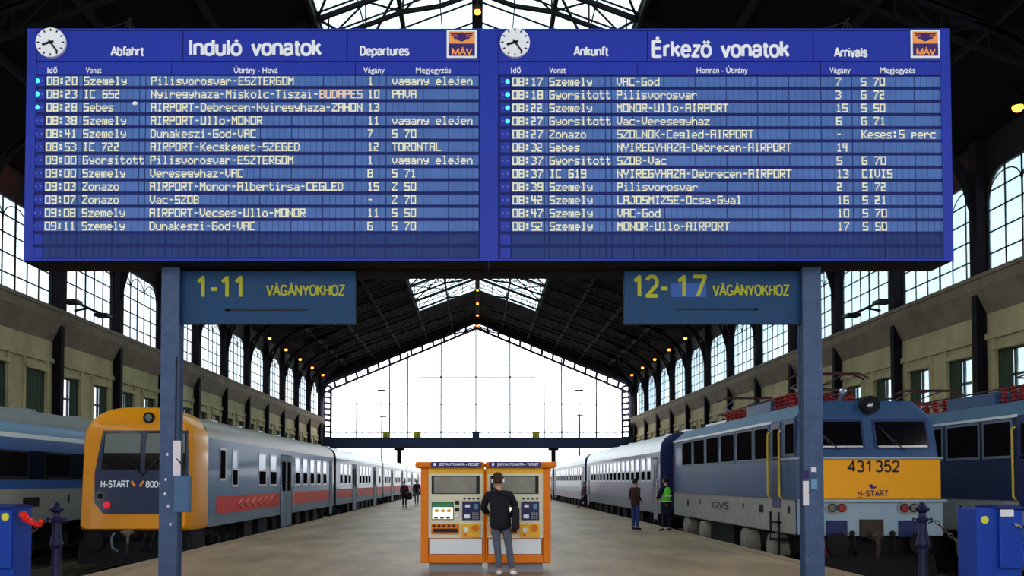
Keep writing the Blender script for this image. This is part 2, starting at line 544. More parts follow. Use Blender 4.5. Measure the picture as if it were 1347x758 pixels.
M['x_blue'] = mat('railcar_blue', (48, 92, 150), 0.35, coat=0.4)
M['x_lblue'] = mat('railcar_light_blue', (96, 142, 178), 0.4, coat=0.3)
M['x_beige'] = mat('railcar_beige', (152, 144, 134), 0.5)
M['x_roof'] = mat('railcar_roof', (132, 134, 132), 0.6, var=0.1)

M['k_orange'] = mat('machine_orange', (226, 118, 0), 0.55, spec=0.25)
M['k_cream'] = mat('machine_cream', (222, 214, 186), 0.45)
M['k_grey'] = mat('machine_plinth', (136, 134, 140), 0.5)
M['k_white'] = mat('machine_white', (224, 224, 224), 0.4)
M['k_purple'] = mat('machine_header', (52, 22, 92), 0.4)
M['k_screen'] = mat('machine_screen', (250, 246, 225), 0.4, emit=0.8)
M['k_green'] = mat('machine_green', (60, 130, 90), 0.4)
M['k_key'] = mat('machine_keypad', (38, 34, 82), 0.4)
M['k_yellow'] = mat('machine_yellow', (236, 178, 40), 0.4)
M['k_display'] = mat('machine_display', (128, 122, 104), 0.12, var=0.25, scale=3)
M['navy'] = mat('bollard_navy', (24, 22, 58), 0.45, var=0.2)
M['cab_blue'] = mat('cabinet_blue', (14, 60, 158), 0.4, var=0.08)
M['sticker'] = mat('sticker_yellow', (214, 214, 60), 0.5)
M['redplastic'] = mat('red_plastic', (240, 46, 36), 0.25, coat=0.5)
M['lamp_glow'] = mat('lamp_glow', (255, 128, 34), 0.4, emit=12)
M['skin'] = mat('skin', (200, 150, 124), 0.55)
M['eye'] = mat('eye', (30, 25, 25), 0.3)
M['lips'] = mat('lips', (160, 90, 84), 0.5)
M['ground_out'] = mat('outside_ground', (150, 145, 138), 0.95, var=0.2, scale=0.5)

# ------------------------------------------------------------------ the hall
XW = 21.3                      # inner face of both side walls
BAY = 7.9
COLS = [47.6 + BAY * k for k in range(-7, 11)]
Y_END, Y_BACK = 129.6, -12.0
def roof_z(x):
    return 24.0 - 0.376 * abs(x)
PL, PR = -6.75, 6.6            # platform edges
HEAD = 15.0                    # the head platform ends here

mb = MB()
mb.box(-XW, XW, Y_BACK, HEAD, -0.9, 0)
mb.box(PL, PR, HEAD, 190, -0.9, 0)
mb.box(-XW, -15.4, HEAD, 190, -0.9, 0)
mb.box(15.4, XW, HEAD, 190, -0.9, 0)
struct('floor', mb, M['concrete'])
mb = MB()
for x0, x1 in ((PL - 0.02, PL + 0.32), (PR - 0.32, PR + 0.02)):
    for k in range(110):
        mb.box(x0, x1, HEAD + 0.02 + k * 1.5, HEAD + 1.5 + k * 1.5 - 0.01, -0.2, 0.006)
struct('trim_1', mb, M['edge'])
mb = MB()
mb.box(-15.4, PL, HEAD, 190, -1.0, -0.75)
mb.box(PR, 15.4, HEAD, 190, -1.0, -0.75)
struct('floor_track_bed', mb, M['ballast'])
mb = MB()
mb.box(-400, 400, 130, 900, -1.3, -0.95)
struct('ground', mb, M['ground_out'])
for xc in (-13.15, -8.65, 8.55, 13.05):
    mb = MB()
    for s in (-0.72, 0.72):
        mb.box(xc + s - 0.035, xc + s + 0.035, HEAD + 0.6, 190, -0.64, -0.55, 0)
        mb.box(xc + s - 0.07, xc + s + 0.07, HEAD + 0.6, 190, -0.70, -0.64, 0)
    for k in range(60):
        mb.box(xc - 1.25, xc + 1.25, HEAD + 1 + k * 0.65, HEAD + 1.25 + k * 0.65, -0.78, -0.70, 1)
    struct('floor_track', mb, [M['rail'], M['sleeper']])

tn = [1]
wnum = [0]
def trim(mb, mats, **kw):
    tn[0] += 1
    return struct('trim_%d' % tn[0], mb, mats, **kw)
def window_root(loc):
    wnum[0] += 1
    return sempty('window_%d' % wnum[0], loc)

def arch_top(y, y0, y1, zt, r):
    d = min(y - y0, y1 - y)
    if d >= r:
        return zt
    return zt - r + math.sqrt(max(0, r * r - (r - d) ** 2))

for side, sg in (('left', -1), ('right', 1)):
    xi, xo = sg * XW, sg * (XW + 0.26)
    lower, upper, holes = MB(), MB(), []
    for a, b in zip(COLS[:-1], COLS[1:]):
        for yc in (a + 2.0, b - 2.0):
            holes.append((yc - 1.05, yc + 1.05, 3.7, 7.0))
    last = Y_BACK
    for h in holes + [(Y_END, Y_END, 0, 0)]:
        if h[0] > last:
            lower.box(xi, xo, last, h[0], -0.9, 9.6)
        if h[1] > h[0]:
            lower.box(xi, xo, h[0], h[1], -0.9, h[2])
            lower.box(xi, xo, h[0], h[1], h[3], 9.6)
        last = h[1]
    # string courses and raised piers between the low windows
    lower.box(xi - sg * 0.12, xi, Y_BACK, Y_END, 7.5, 7.75)
    for h in holes:
        for yy in (h[0] - 0.3, h[1] + 0.05):
            lower.box(xi - sg * 0.1, xi, yy, yy + 0.25, 0.2, 7.5)
        lower.box(xi - sg * 0.22, xi, h[0] - 0.25, h[1] + 0.25, h[2] - 0.2, h[2])
        lower.box(xi - sg * 0.18, xi, h[0] - 0.2, h[1] + 0.2, h[3], h[3] + 0.18)
    struct('wall_%s' % side, lower, M['plaster'])
    # upper dark wall with the tall round-cornered openings
    xo = sg * (XW + 0.16)
    for a, b in zip(COLS[:-1], COLS[1:]):
        y0, y1 = a + 0.36, b - 0.36
        upper.box(xi, xo, a - 0.36, y0, 9.6, roof_z(XW))
        N = 16
        for k in range(N):
            # cosine spacing follows the round corners closely
            t0, t1 = (1 - math.cos(PI * k / N)) / 2, (1 - math.cos(PI * (k + 1) / N)) / 2
            ya, yb = y0 + (y1 - y0) * t0, y0 + (y1 - y0) * t1
            za, zb = arch_top(ya, y0, y1, 14.5, 1.15), arch_top(yb, y0, y1, 14.5, 1.15)
            zt = roof_z(XW)
            v = [(xi, ya, za), (xi, yb, zb), (xi, yb, zt), (xi, ya, zt), (xo, ya, za), (xo, yb, zb), (xo, yb, zt), (xo, ya, zt)]
            upper.raw(v, [(0, 1, 2, 3), (7, 6, 5, 4), (0, 4, 5, 1), (3, 2, 6, 7)])
        upper.box(xi, xo, y0, y1, 9.6, 10.25)
    struct('wall_%s_upper' % side, upper, M['iron_upper'])
    led = MB()
    led.prism([(xi, 8.6), (xi - sg * 0.5, 9.6), (xi - sg * 0.5, 10.15), (xi, 10.2)], 'y', Y_BACK, Y_END)
    led.box(xi - sg * 0.56, xi - sg * 0.45, Y_BACK, Y_END, 10.02, 10.2)
    trim(led, M['ledge'])
    # tall windows
    pm = M['pane_left'] if sg < 0 else M['pane_right']
    for a, b in zip(COLS[:-1], COLS[1:]):
        if b < 30:
            continue
        y0, y1 = a + 0.36, b - 0.36
        r = window_root((xi, (y0 + y1) / 2, 10.25))
        xg = xi + sg * 0.10
        f = MB()
        w = (y1 - y0)
        for k in range(1, 6):
            yy = y0 + w * k / 6
            wd = 0.13 if k == 3 else 0.08
            f.box(xg - 0.02, xg + 0.02, yy - wd / 2, yy + wd / 2, 10.25, arch_top(yy, y0, y1, 14.5, 1.15))
        for zz in (11.1, 12.0, 12.9, 13.7):
            f.box(xg - 0.02, xg + 0.02, y0, y1, zz - 0.03, zz + 0.03)
        for k in range(3):       # little round heads between the mullions
            ya, yb = y0 + w * k / 3, y0 + w * (k + 1) / 3
            pts = []
            for q in range(9):
                t = PI * q / 8
                yy = (ya + yb) / 2 - (yb - ya) / 2 * math.cos(t)
                zz = 13.45 + 0.85 * math.sin(t)
                pts.append((xg, yy, min(zz, arch_top(yy, y0, y1, 14.5, 1.15))))
            f.tube(pts, 0.028, 6)
        f.box(xg - 0.08, xg + 0.08, y0, y1, 10.25, 10.4)
        f.build('window_frame', M['iron'], r)
        p = MB()
        N = 12
        pts = [(y0, 10.25), (y1, 10.25)]
        for k in range(N + 1):
            t = (1 - math.cos(PI * k / N)) / 2
            yy = y1 - (y1 - y0) * t
            pts.append((yy, arch_top(yy, y0, y1, 14.5, 1.15)))
        p.prism(pts, 'x', xg - 0.01, xg + 0.01)
        p.build('pane', pm, r)
    # low windows
    for h in holes:
        if h[1] < 30:
            continue
        r = window_root((xi, (h[0] + h[1]) / 2, h[2]))
        f = MB()
        xg = xi + sg * 0.16
        for yy in (h[0] + 0.05, (h[0] + h[1]) / 2, h[1] - 0.05):
            f.box(xg - 0.05, xg + 0.05, yy - 0.06, yy + 0.06, h[2], h[3])
        for zz in (h[2] + 0.05, h[2] + 1.2, h[2] + 2.2, h[3] - 0.05):
            f.box(xg - 0.05, xg + 0.05, h[0], h[1], zz - 0.05, zz + 0.05)
        f.build('window_frame', M['winframe'], r)
        MB().box(xg - 0.01, xg + 0.01, h[0], h[1], h[2], h[3]).build('pane', pm if h[0] > 46 or sg > 0 else M['pane_right'], r)
        rv = MB()
        rv.box(xi + sg * 0.02, xi + sg * 0.2, h[1] - 0.04, h[1] - 0.005, h[2], h[3])
        rv.box(xi + sg * 0.02, xi + sg * 0.2, h[0] + 0.005, h[0] + 0.04, h[2], h[3])
        rv.build('reveal', M['reveal'], r)
        cu = MB()
        n = 10
        full = h[0] < 46 and sg < 0
        ya, yb = (h[0] + 0.05, h[1] - 0.05) if full else ((h[0] + h[1]) / 2 + 0.1, h[1] - 0.05)
        for q in range(n):
            a0, a1 = ya + (yb - ya) * q / n, ya + (yb - ya) * (q + 1) / n
            dx = 0.05 if q % 2 else 0.0
            cu.box(xg - sg * (0.08 + dx * 0.5), xg - sg * (0.07 + dx * 0.5 - 0.02), a0, a1, h[2] + 0.05, h[3] - 0.1)
        cu.build('curtain', M['curtain'], r)

# columns, curved brackets and roof trusses, one of each per bay line
for yc in COLS + [127.9]:
    if yc < 20:
        continue
    for sg in (-1, 1):
        mb = MB()
        x0 = sg * (XW - 0.02)
        mb.box(x0, x0 - sg * 0.42, yc - 0.2, yc + 0.2, 0, 9.42)
        mb.box(x0, x0 - sg * 0.7, yc - 0.36, yc + 0.36, 0, 0.9)
        mb.box(x0, x0 - sg * 0.40, yc - 0.30, yc + 0.30, 10.2, 15.9)
        # curved lattice bracket
        A, B = [], []
        for k in range(9):
            t = k / 8
            ang = t * PI / 2
            A.append((sg * (XW - 0.35 - 4.8 * (1 - math.cos(ang))), yc, 12.0 + 5.2 * math.sin(ang)))
            xx = XW - 0.35 - 6.0 * t ** 1.5
            B.append((sg * xx, yc, min(roof_z(xx) - 0.35, 13.6 + 4.5 * t ** 0.75)))
        for P in (A, B):
            for a, b in zip(P[:-1], P[1:]):
                mb.bar(a, b, 0.16, 0.2)
        for k in range(8):
            mb.bar(A[k], B[k + 1], 0.09)
            mb.bar(B[k], A[k + 1], 0.09)
        trim(mb, M['iron'])
    mb = MB()
    top, bot = [], []
    for k in range(-12, 13):
        x = k * 1.58
        top.append((x, yc, roof_z(x) - 0.22))
        bot.append((x, yc, roof_z(x) - 1.25 - 0.35 * (abs(k) < 2)))
    for P, w in ((top, 0.2), (bot, 0.16)):
        for a, b in zip(P[:-1], P[1:]):
            mb.bar(a, b, 0.16, w)
    for k in range(24):
        if k % 2:
            mb.bar(top[k], bot[k + 1], 0.07)
        else:
            mb.bar(bot[k], top[k + 1], 0.07)
        mb.bar(top[k], bot[k], 0.07)
    trim(mb, M['truss'])
for x in (-17.5, -14, -10.5, -6.9, -3.4, 3.4, 6.9, 10.5, 14, 17.5):
    mb = MB()
    mb.box(x - 0.09, x + 0.09, Y_BACK, Y_END, roof_z(x) - 0.42, roof_z(x) - 0.08)
    trim(mb, M['truss'])

# roof boards with the glazed band along the ridge
SK0, SK1, SKX = 14.0, 110.8, 6.8
mb = MB()
def roof_slab(x0, x1, y0, y1):
    z0, z1 = roof_z(x0), roof_z(x1)
    t = 0.18
    v = [(x0, y0, z0), (x1, y0, z1), (x1, y1, z1), (x0, y1, z0), (x0, y0, z0 + t), (x1, y0, z1 + t), (x1, y1, z1 + t), (x0, y1, z0 + t)]
    mb.raw(v, [(0, 3, 2, 1), (4, 5, 6, 7), (0, 1, 5, 4), (1, 2, 6, 5), (2, 3, 7, 6), (3, 0, 4, 7)])
for sg in (-1, 1):
    roof_slab(sg * SKX, sg * (XW + 1.2), Y_BACK, Y_END + 1)
    roof_slab(0, sg * SKX, Y_BACK, SK0)
    roof_slab(0, sg * SKX, SK1, Y_END + 1)
struct('ceiling', mb, M['roofing'])
for sg in (-1, 1):
    r = window_root((sg * SKX / 2, (SK0 + SK1) / 2, roof_z(SKX / 2)))
    p = MB()
    a, b = 0.0, sg * SKX
    p.poly([(a, SK0, roof_z(a) + 0.09), (b, SK0, roof_z(b) + 0.09), (b, SK1, roof_z(b) + 0.09), (a, SK1, roof_z(a) + 0.09)])
    p.build('pane', M['pane_sky'], r)
    f = MB()
    y = SK0
    while y <= SK1 + 0.01:
        f.bar((0, y, roof_z(0) + 0.06), (b, y, roof_z(b) + 0.06), 0.05, 0.08)
        y += (SK1 - SK0) / 49
    for x in (1.7, 5.1):
        f.box(sg * x - 0.025, sg * x + 0.025, SK0, SK1, roof_z(x), roof_z(x) + 0.08)
    for ya in COLS:      # wind braces in the glazed bays
        if ya > 30 and ya + BAY < SK1:
            f.bar((sg * 3.4, ya, roof_z(3.4) - 0.2), (sg * 6.8, ya + BAY, roof_z(6.8) - 0.2), 0.09)
            f.bar((sg * 6.8, ya, roof_z(6.8) - 0.2), (sg * 3.4, ya + BAY, roof_z(3.4) - 0.2), 0.09)
    f.build('window_frame', M['iron'], r)
mb = MB()
mb.box(-0.25, 0.25, Y_BACK, Y_END, roof_z(0) - 0.3, roof_z(0) + 0.2)
trim(mb, M['truss'])

# far gable: glass screen, transom beam, dark spandrel
xl, zb = PY(425, 576, Y_END)
xr, _ = PY(829, 576, Y_END)
_, ze = PY(425, 507, Y_END)
xa, za = PY(627, 424, Y_END)
_, zbb = PY(425, 590, Y_END)
mb = MB()
for sg, xe in ((-1, xl), (1, xr)):
    v = [(sg * (XW + 0.6), roof_z(XW + 0.6)), (0, roof_z(0)), (0, za), (xe, ze), (xe, zbb), (sg * (XW + 0.6), zbb)]
    mb.prism(v, 'y', Y_END, Y_END + 0.5)
struct('wall_far', mb, M['iron_upper'])
r = window_root((0, Y_END, zb))
p = MB()
p.poly([(xl, Y_END + 0.2, zb), (xr, Y_END + 0.2, zb), (xr, Y_END + 0.2, ze), (xa, Y_END + 0.2, za), (xl, Y_END + 0.2, ze)])
p.build('pane', M['pane_gable'], r)
f = MB()
def gz(x):
    return ze + (za - ze) * (1 - abs(x - xa) / abs((xl if x < xa else xr) - xa))
for px in (469, 512.5, 536, 580, 626, 671, 716, 739, 784.5):
    x, _ = PY(px, 560, Y_END)
    f.box(x - 0.095, x + 0.095, Y_END, Y_END + 0.15, zb, gz(x) - 0.2)
for py, xx0, xx1 in ((531.7, xl, xr), (496, -8, 8), (569, xl, xr)):
    _, z = PY(600, py, Y_END)
    f.box(xx0, xx1, Y_END, Y_END + 0.12, z - 0.08, z + 0.08)
def lad(a0, a1, b0, b1, n, w=0.3):
    for a, b in ((a0, a1), (b0, b1)):
        f.bar(a, b, w, w, up=(0, 1, 0))
    a0, a1, b0, b1 = map(Vector, (a0, a1, b0, b1))
    for k in range(n + 1):
        t = k / n
        f.bar(a0.lerp(a1, t), b0.lerp(b1, t), 0.3, up=(0, 1, 0))
Yg = Y_END + 0.02
for xe in (xl, xr):
    sg = -1 if xe < 0 else 1
    lad((xe - sg * 0.1, Yg, zb), (xe - sg * 0.1, Yg, ze), (xe - sg * 1.05, Yg, zb), (xe - sg * 1.05, Yg, ze - 0.2), 9)
    lad((xe, Yg, ze), (xa, Yg, za), (xe - sg * 0.2, Yg, ze - 0.95), (xa, Yg, za - 0.85), 14, 0.28)
f.build('window_frame', M['gablebar'], r)
mb = MB()
mb.box(xl - 0.6, xr + 0.6, Y_END - 0.5, Y_END + 0.4, zbb, zb)
mb.box(xl - 0.6, xr + 0.6, Y_END - 0.62, Y_END - 0.5, zb - 0.15, zb)
mb.box(xl - 0.6, xr + 0.6, Y_END - 0.62, Y_END - 0.5, zbb, zbb + 0.15)
for k in range(40):       # rail along the top of the beam
    x = xl + (xr - xl) * k / 39
    mb.box(x - 0.03, x + 0.03, Y_END - 0.4, Y_END - 0.34, zb, zb + 0.9)
mb.box(xl, xr, Y_END - 0.4, Y_END - 0.34, zb + 0.86, zb + 0.9)
trim(mb, M['beam'])
for px in (525, 728):
    x, _ = PY(px, 600, Y_END)
    mb = MB()
    mb.box(x - 0.3, x + 0.3, Y_END - 0.3, Y_END + 0.3, -0.75, zbb)
    mb.box(x - 0.7, x + 0.7, Y_END - 0.35, Y_END + 0.35, zbb - 0.3, zbb)
    mb.box(x - 0.5, x + 0.5, Y_END - 0.5, Y_END + 0.5, -0.75, 0.3)
    trim(mb, M['iron'])

# the glazed street front of the hall behind the camera
mb = MB()
mb.box(-XW - 0.6, -17.5, Y_BACK - 0.6, Y_BACK, -0.9, 16)
mb.box(17.5, XW + 0.6, Y_BACK - 0.6, Y_BACK, -0.9, 16)
mb.box(-17.5, 17.5, Y_BACK - 0.6, Y_BACK, -0.9, 1.0)
mb.prism([(-XW - 0.6, 16), (XW + 0.6, 16), (XW + 0.6, roof_z(XW + 0.6)), (0, roof_z(0)), (-XW - 0.6, roof_z(XW + 0.6))], 'y', Y_BACK - 0.6, Y_BACK)
struct('wall_back', mb, M['plaster'])
r = window_root((0, Y_BACK, 1))
f = MB()
for k in range(15):
    x = -17.5 + 35 * k / 14
    f.box(x - 0.08, x + 0.08, Y_BACK - 0.35, Y_BACK - 0.2, 1, 16)
for z in (3.6, 6.2, 8.8, 11.4, 14):
    f.box(-17.5, 17.5, Y_BACK - 0.33, Y_BACK - 0.22, z - 0.06, z + 0.06)
f.build('window_frame', M['iron'], r)
MB().box(-17.5, 17.5, Y_BACK - 0.29, Y_BACK - 0.27, 1, 16).build('pane', M['pane_back'], r)

# ------------------------------------------------------------------ the two indicator boards
YB = 14.6
def bx(x, y):                   # photo column x on the row y of the board -> X on its plane
    l, rr = 37 - 7 * (y - 37) / 306, 1248 + 8 * (y - 40) / 306
    u = (x - l) / (rr - l)
    L, _ = PY(33.5, 190, YB)
    R, _ = PY(1252, 190, YB)
    return L + u * (R - L)
def bz(y):
    return PY(643, y, YB)[1]
Z0, Z1 = bz(343), bz(37.5)

FONT = {'0': '7F4141417F', '1': '00427F4000', '2': '7949494F00', '3': '4141494B36', '4': '0F08087F08', '5': '4F49494979', '6': '7F49494979', '7': '0161190503',
        '8': '7F4949497F', '9': '4F4949497F', ':': '0036360000', '-': '0008080800', 'A': '7F0909097F', 'B': '7F49494936', 'C': '7F41414141', 'D': '7F4141413E',
        'E': '7F49494941', 'F': '7F09090901', 'G': '7F41494979', 'H': '7F0808087F', 'I': '00417F4100', 'J': '604041413F', 'K': '7F08142241', 'L': '7F40404040',
        'M': '7F060C067F', 'N': '7F0408107F', 'O': '7F4141417F', 'P': '7F0909090F', 'R': '7F0919294F', 'S': '4F49494979', 'T': '01017F0101', 'U': '7F4040407F',
        'V': '1F2040201F', 'W': '3F4038403F', 'Y': '0708700807', 'Z': '6151494543', 'a': '2054545478', 'b': '7F44444438', 'c': '3844444444', 'd': '384444447F',
        'e': '3854545418', 'f': '087E090102', 'g': '1C5454547C', 'h': '7F08040478', 'i': '00447D4000', 'j': '2040443D00', 'k': '7F10284400', 'l': '00417F4000',
        'm': '7C0478047C', 'n': '7C08040478', 'o': '3844444438', 'p': '7C14141408', 'r': '7C08040408', 's': '4854545424', 't': '043F444420', 'u': '3C4040407C',
        'v': '1C2040201C', 'y': '0C5050503C', 'z': '4464544C44', ' ': '0000000000'}
def flap_text(mb, s, x0, pitch, zc, h, y, m=0):
    for i, ch in enumerate(s):
        g = FONT[ch]
        cw = pitch * 0.84 / 5
        for c in range(5):
            bits = int(g[c * 2:c * 2 + 2], 16)
            rr = 0
            while rr < 7:
                if bits >> rr & 1:
                    e = rr
                    while e < 6 and bits >> (e + 1) & 1:
                        e += 1
                    xa_, xb_ = x0 + i * pitch + (c - 0.12) * cw, x0 + i * pitch + (c + 1.12) * cw
                    zt, zl = zc + h / 2 - (rr - 0.05) * h / 7, zc + h / 2 - (e + 1.05) * h / 7
                    yy = y - 0.0006 * ((c + rr) % 3)
                    mb.poly([(xa_, yy, zl), (xb_, yy, zl), (xb_, yy, zt), (xa_, yy, zt)], m)
                    rr = e
                rr += 1

DEP = [('08:20', 'Szemely', 'Pilisvorosvar-ESZTERGOM', '1', 'vagany elejen'), ('08:23', 'IC 652', 'Nyiregyhaza-Miskolc-Tiszai-BUDAPES', '10', 'PAVA'),
       ('08:28', 'Sebes', 'AIRPORT-Debrecen-Nyiregyhaza-ZAHON', '13', ''), ('08:38', 'Szemely', 'AIRPORT-Ullo-MONOR', '11', 'vagany elejen'),
       ('08:41', 'Szemely', 'Dunakeszi-God-VAC', '7', 'S 70'), ('08:53', 'IC 722', 'AIRPORT-Kecskemet-SZEGED', '12', 'TORONTAL'),
       ('09:00', 'Gyorsitott', 'Pilisvorosvar-ESZTERGOM', '1', 'vagany elejen'), ('09:00', 'Szemely', 'Veresegyhaz-VAC', '8', 'S 71'),
       ('09:03', 'Zonazo', 'AIRPORT-Monor-Albertirsa-CEGLED', '15', 'Z 50'), ('09:07', 'Zonazo', 'Vac-SZOB', '-', 'Z 70'),
       ('09:08', 'Szemely', 'AIRPORT-Vecses-Ullo-MONOR', '11', 'S 50'), ('09:11', 'Szemely', 'Dunakeszi-God-VAC', '6', 'S 70')]
ARR = [('08:17', 'Szemely', 'VAC-God', '7', 'S 70'), ('08:18', 'Gyorsitott', 'Pilisvorosvar', '3', 'G 72'), ('08:22', 'Szemely', 'MONOR-Ullo-AIRPORT', '15', 'S 50'),
       ('08:27', 'Gyorsitott', 'Vac-Veresegyhaz', '6', 'G 71'), ('08:27', 'Zonazo', 'SZOLNOK-Cegled-AIRPORT', '-', 'Keses:5 perc'),
       ('08:32', 'Sebes', 'NYIREGYHAZA-Debrecen-AIRPORT', '14', ''), ('08:37', 'Gyorsitott', 'SZOB-Vac', '5', 'G 70'),
       ('08:37', 'IC 619', 'NYIREGYHAZA-Debrecen-AIRPORT', '13', 'CIVIS'), ('08:39', 'Szemely', 'Pilisvorosvar', '2', 'S 72'),
       ('08:42', 'Szemely', 'LAJOSMIZSE-Ocsa-Gyal', '16', 'S 21'), ('08:47', 'Szemely', 'VAC-God', '10', 'S 70'), ('08:52', 'Szemely', 'MONOR-Ullo-AIRPORT', '17', 'S 50')]
WARM = {(0, 1): 27}

def board(k, xl_, xr_, label, rows, heads, subs, dx, lit, joints, subjoints):
    X0, X1 = bx(xl_, 190), bx(xr_, 190)
    ref = 106.0
    t = thing('departure_board' if k == 0 else 'arrival_board', ((X0 + X1) / 2, YB + 0.4, Z0), label, 'timetable board', 'flap boards over the platform')
    hb = MB()
    hb.box(X0, X1, YB + 0.03, YB + 0.75, Z0, Z1, 0)
    # raised rim
    rim = 0.10
    xin0 = bx(46 if k == 0 else 655, 190)
    xin1 = bx(631 if k == 0 else 1239, 190)
    hb.box(X0, xin0, YB, YB + 0.05, Z0, Z1, 0)
    hb.box(xin1, X1, YB, YB + 0.05, Z0, Z1, 0)
    hb.box(xin0, xin1, YB, YB + 0.05, bz(40), Z1, 0)
    hb.box(xin0, xin1, YB, YB + 0.05, Z0, bz(340.5), 0)
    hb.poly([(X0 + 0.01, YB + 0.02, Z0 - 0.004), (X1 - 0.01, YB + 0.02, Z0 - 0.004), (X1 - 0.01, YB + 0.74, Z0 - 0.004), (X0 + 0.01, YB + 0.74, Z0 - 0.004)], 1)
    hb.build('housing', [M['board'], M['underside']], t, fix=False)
    # header panels, split at the joints
    js = [xin0] + [bx(j, 60) for j in joints] + [xin1]
    for a, b in zip(js[:-1], js[1:]):
        MB().box(a + 0.008, b - 0.008, YB + 0.005, YB + 0.04, bz(80), bz(40.5)).build('header_panel', M['board'], t)
    js = [xin0] + [bx(j, 90) for j in subjoints] + [xin1]
    for a, b in zip(js[:-1], js[1:]):
        MB().box(a + 0.006, b - 0.006, YB + 0.005, YB + 0.04, bz(98.5), bz(81.8)).build('column_heading_panel', M['board'], t)
    MB().box(xin0, xin1, YB + 0.02, YB + 0.034, bz(340.5), bz(40.5)).build('back_panel', M['board_dark'], t)
    lt = MB()
    for s, a, b, zl, zt, bold in heads:
        stroke_text(lt, s, bx(a, 65), bx(b, 65), bz(zl) + 0.012, bz(zt), YB, 1.5)
    lt.build('heading_lettering', M['white'], t, fix=False)
    ls = MB()
    for s, a, b in subs:
        put_text(ls, s, bx(a, 92), bx(b, 92), bz(96), bz(88.6), YB, 0.01)
    ls.build('column_lettering', M['white'], t, fix=False)
    # rows of flap modules
    pitch = bx(208.2, ref) - bx(200, ref)
    mods = [(62, 5), (110.5, 5), (151.5, 5), (199, 33), (484, 2), (516, 14)]
    for i in range(14):
        zc = bz((106 if k == 0 else 107) + (17.38 if k == 0 else 17.33) * i)
        hh = bz(100) - bz(113)
        rb = MB()
        xa0, xb0 = bx((54 if k == 0 else 671) , ref), xin1 - 0.012
        mm = 0 if i < 12 else 1
        q = 0
        x = bx(60 + dx, ref)
        edges = [60, 103.5, 109.5, 150, 184, 192, 220, 261, 302, 343, 384, 425.3, 467.3, 508, 548.5, 590, 630]
        for a, b in zip(edges[:-1], edges[1:]):
            A, B = bx(a + dx, ref) + 0.007, bx(b + dx, ref) - 0.007
            n = max(1, round((b - a) / 8.2))
            for c in range(n):
                rb.box(A + (B - A) * c / n + (0.0045 if c else 0), A + (B - A) * (c + 1) / n, YB + 0.012, YB + 0.03, zc - hh / 2, zc + hh / 2, mm)
        rb.box(bx(46 + dx, ref), bx(59 + dx, ref), YB + 0.012, YB + 0.03, zc - hh / 2, zc + hh / 2, 2)
        row = rb.build('flap_row', [M['flap'], M['flap_blank'], M['board']], t)
        if i < 12:
            tm, tr, de, tk, no = rows[i]
            lb = MB()
            lh = bz(100.8) - bz(112)
            for s, xs in ((tm, 62), (tr, 110.5), (de, 199), (tk, 484 if k == 0 else 487), (no, 516 if k == 0 else 520)):
                if not s:
                    continue
                if xs == 199 and (k, i) in WARM:
                    n = WARM[(k, i)]
                    flap_text(lb, s[:n], bx(xs + dx, ref), pitch, zc, lh, YB + 0.010, 0)
                    flap_text(lb, s[n:], bx(xs + dx, ref) + n * pitch, pitch, zc, lh, YB + 0.010, 1)
                else:
                    flap_text(lb, s, bx(xs + dx, ref), pitch, zc, lh, YB + 0.010, 0)
            lb.build('row_lettering', [M['letter'], M['letter_warm']], row, fix=False)
            for c in range(2):
                on = (c == (0 if k == 0 else 1)) and i < lit
                xx = bx((49.5 if k == 0 else 661 - dx) + dx + c * 6.5, ref)
                rad = 0.034 if on else 0.016
                lm = MB()
                lm.cyl((xx, YB + 0.004, zc), (xx, YB + 0.014, zc), rad, 12)
                lm.build('indicator_light', M['cyan'] if on else M['dim'], row)
    if k == 0:
        cp_ = MB().ball((bx(178, 137), YB - 0.002, bz(136)), 0.035, 10, 0, (1.2, 0.3, 0.9))
        cp_.build('paper_scrap', M['white'], t)
    # clock
    cx_, cz_ = bx(69 if k == 0 else 677, 58), bz(57.5)
    R = (bx(88.5, 58) - bx(49.5, 58)) / 2
    cm = MB()
    cm.cyl((cx_, YB - 0.05, cz_), (cx_, YB + 0.01, cz_), R, 40, 0)
    for h in range(12):
        a = 2 * PI * h / 12
        w = 0.022
        d = Vector((math.sin(a), 0, math.cos(a)))
        p0 = Vector((cx_, YB - 0.052, cz_))
        cm.bar(p0 + d * R * 0.76, p0 + d * R * 0.92, w, 0.004, 1, up=(0, 1, 0))
    clock = cm.build('clock_face', [M['white'], M['black']], t, smooth=False)
    for nm, ang, ln, w in (('hour_hand', math.radians(252), 0.58, 0.035), ('minute_hand', math.radians(144), 0.82, 0.026)):
        hm = MB()
        d = Vector((math.sin(ang), 0, math.cos(ang)))
        p0 = Vector((cx_, YB - 0.058, cz_))
        hm.bar(p0 - d * R * 0.22, p0 + d * R * ln, w, 0.006, 0, up=(0, 1, 0))
        hm.build(nm, M['black'], clock)
    # railway emblem plate
    a, b = (587.5, 627) if k == 0 else (1196.5, 1234.5)
    xa_, xb_ = bx(a, 58), bx(b, 58)
    za_, zm_, zc_ = bz(40), bz(58), bz(76.5)
    pl = MB()
    pl.box(xa_, xb_, YB - 0.015, YB + 0.01, zc_, za_, 0)
    pl.box(xa_ + 0.03, xb_ - 0.03, YB - 0.019, YB - 0.013, zm_, za_ - 0.025, 1)
    pl.box(xa_ + 0.03, xb_ - 0.03, YB - 0.019, YB - 0.013, zc_ + 0.03, zm_, 2)
    plate = pl.build('logo_plate', [M['white'], M['logo_orange'], M['logo_blue']], t)
    em = MB()
    xm, ze_ = (xa_ + xb_) / 2, bz(49.5)
    w = (xb_ - xa_)
    em.cyl((xm, YB - 0.026, ze_), (xm, YB - 0.018, ze_), w * 0.15, 20, 0)
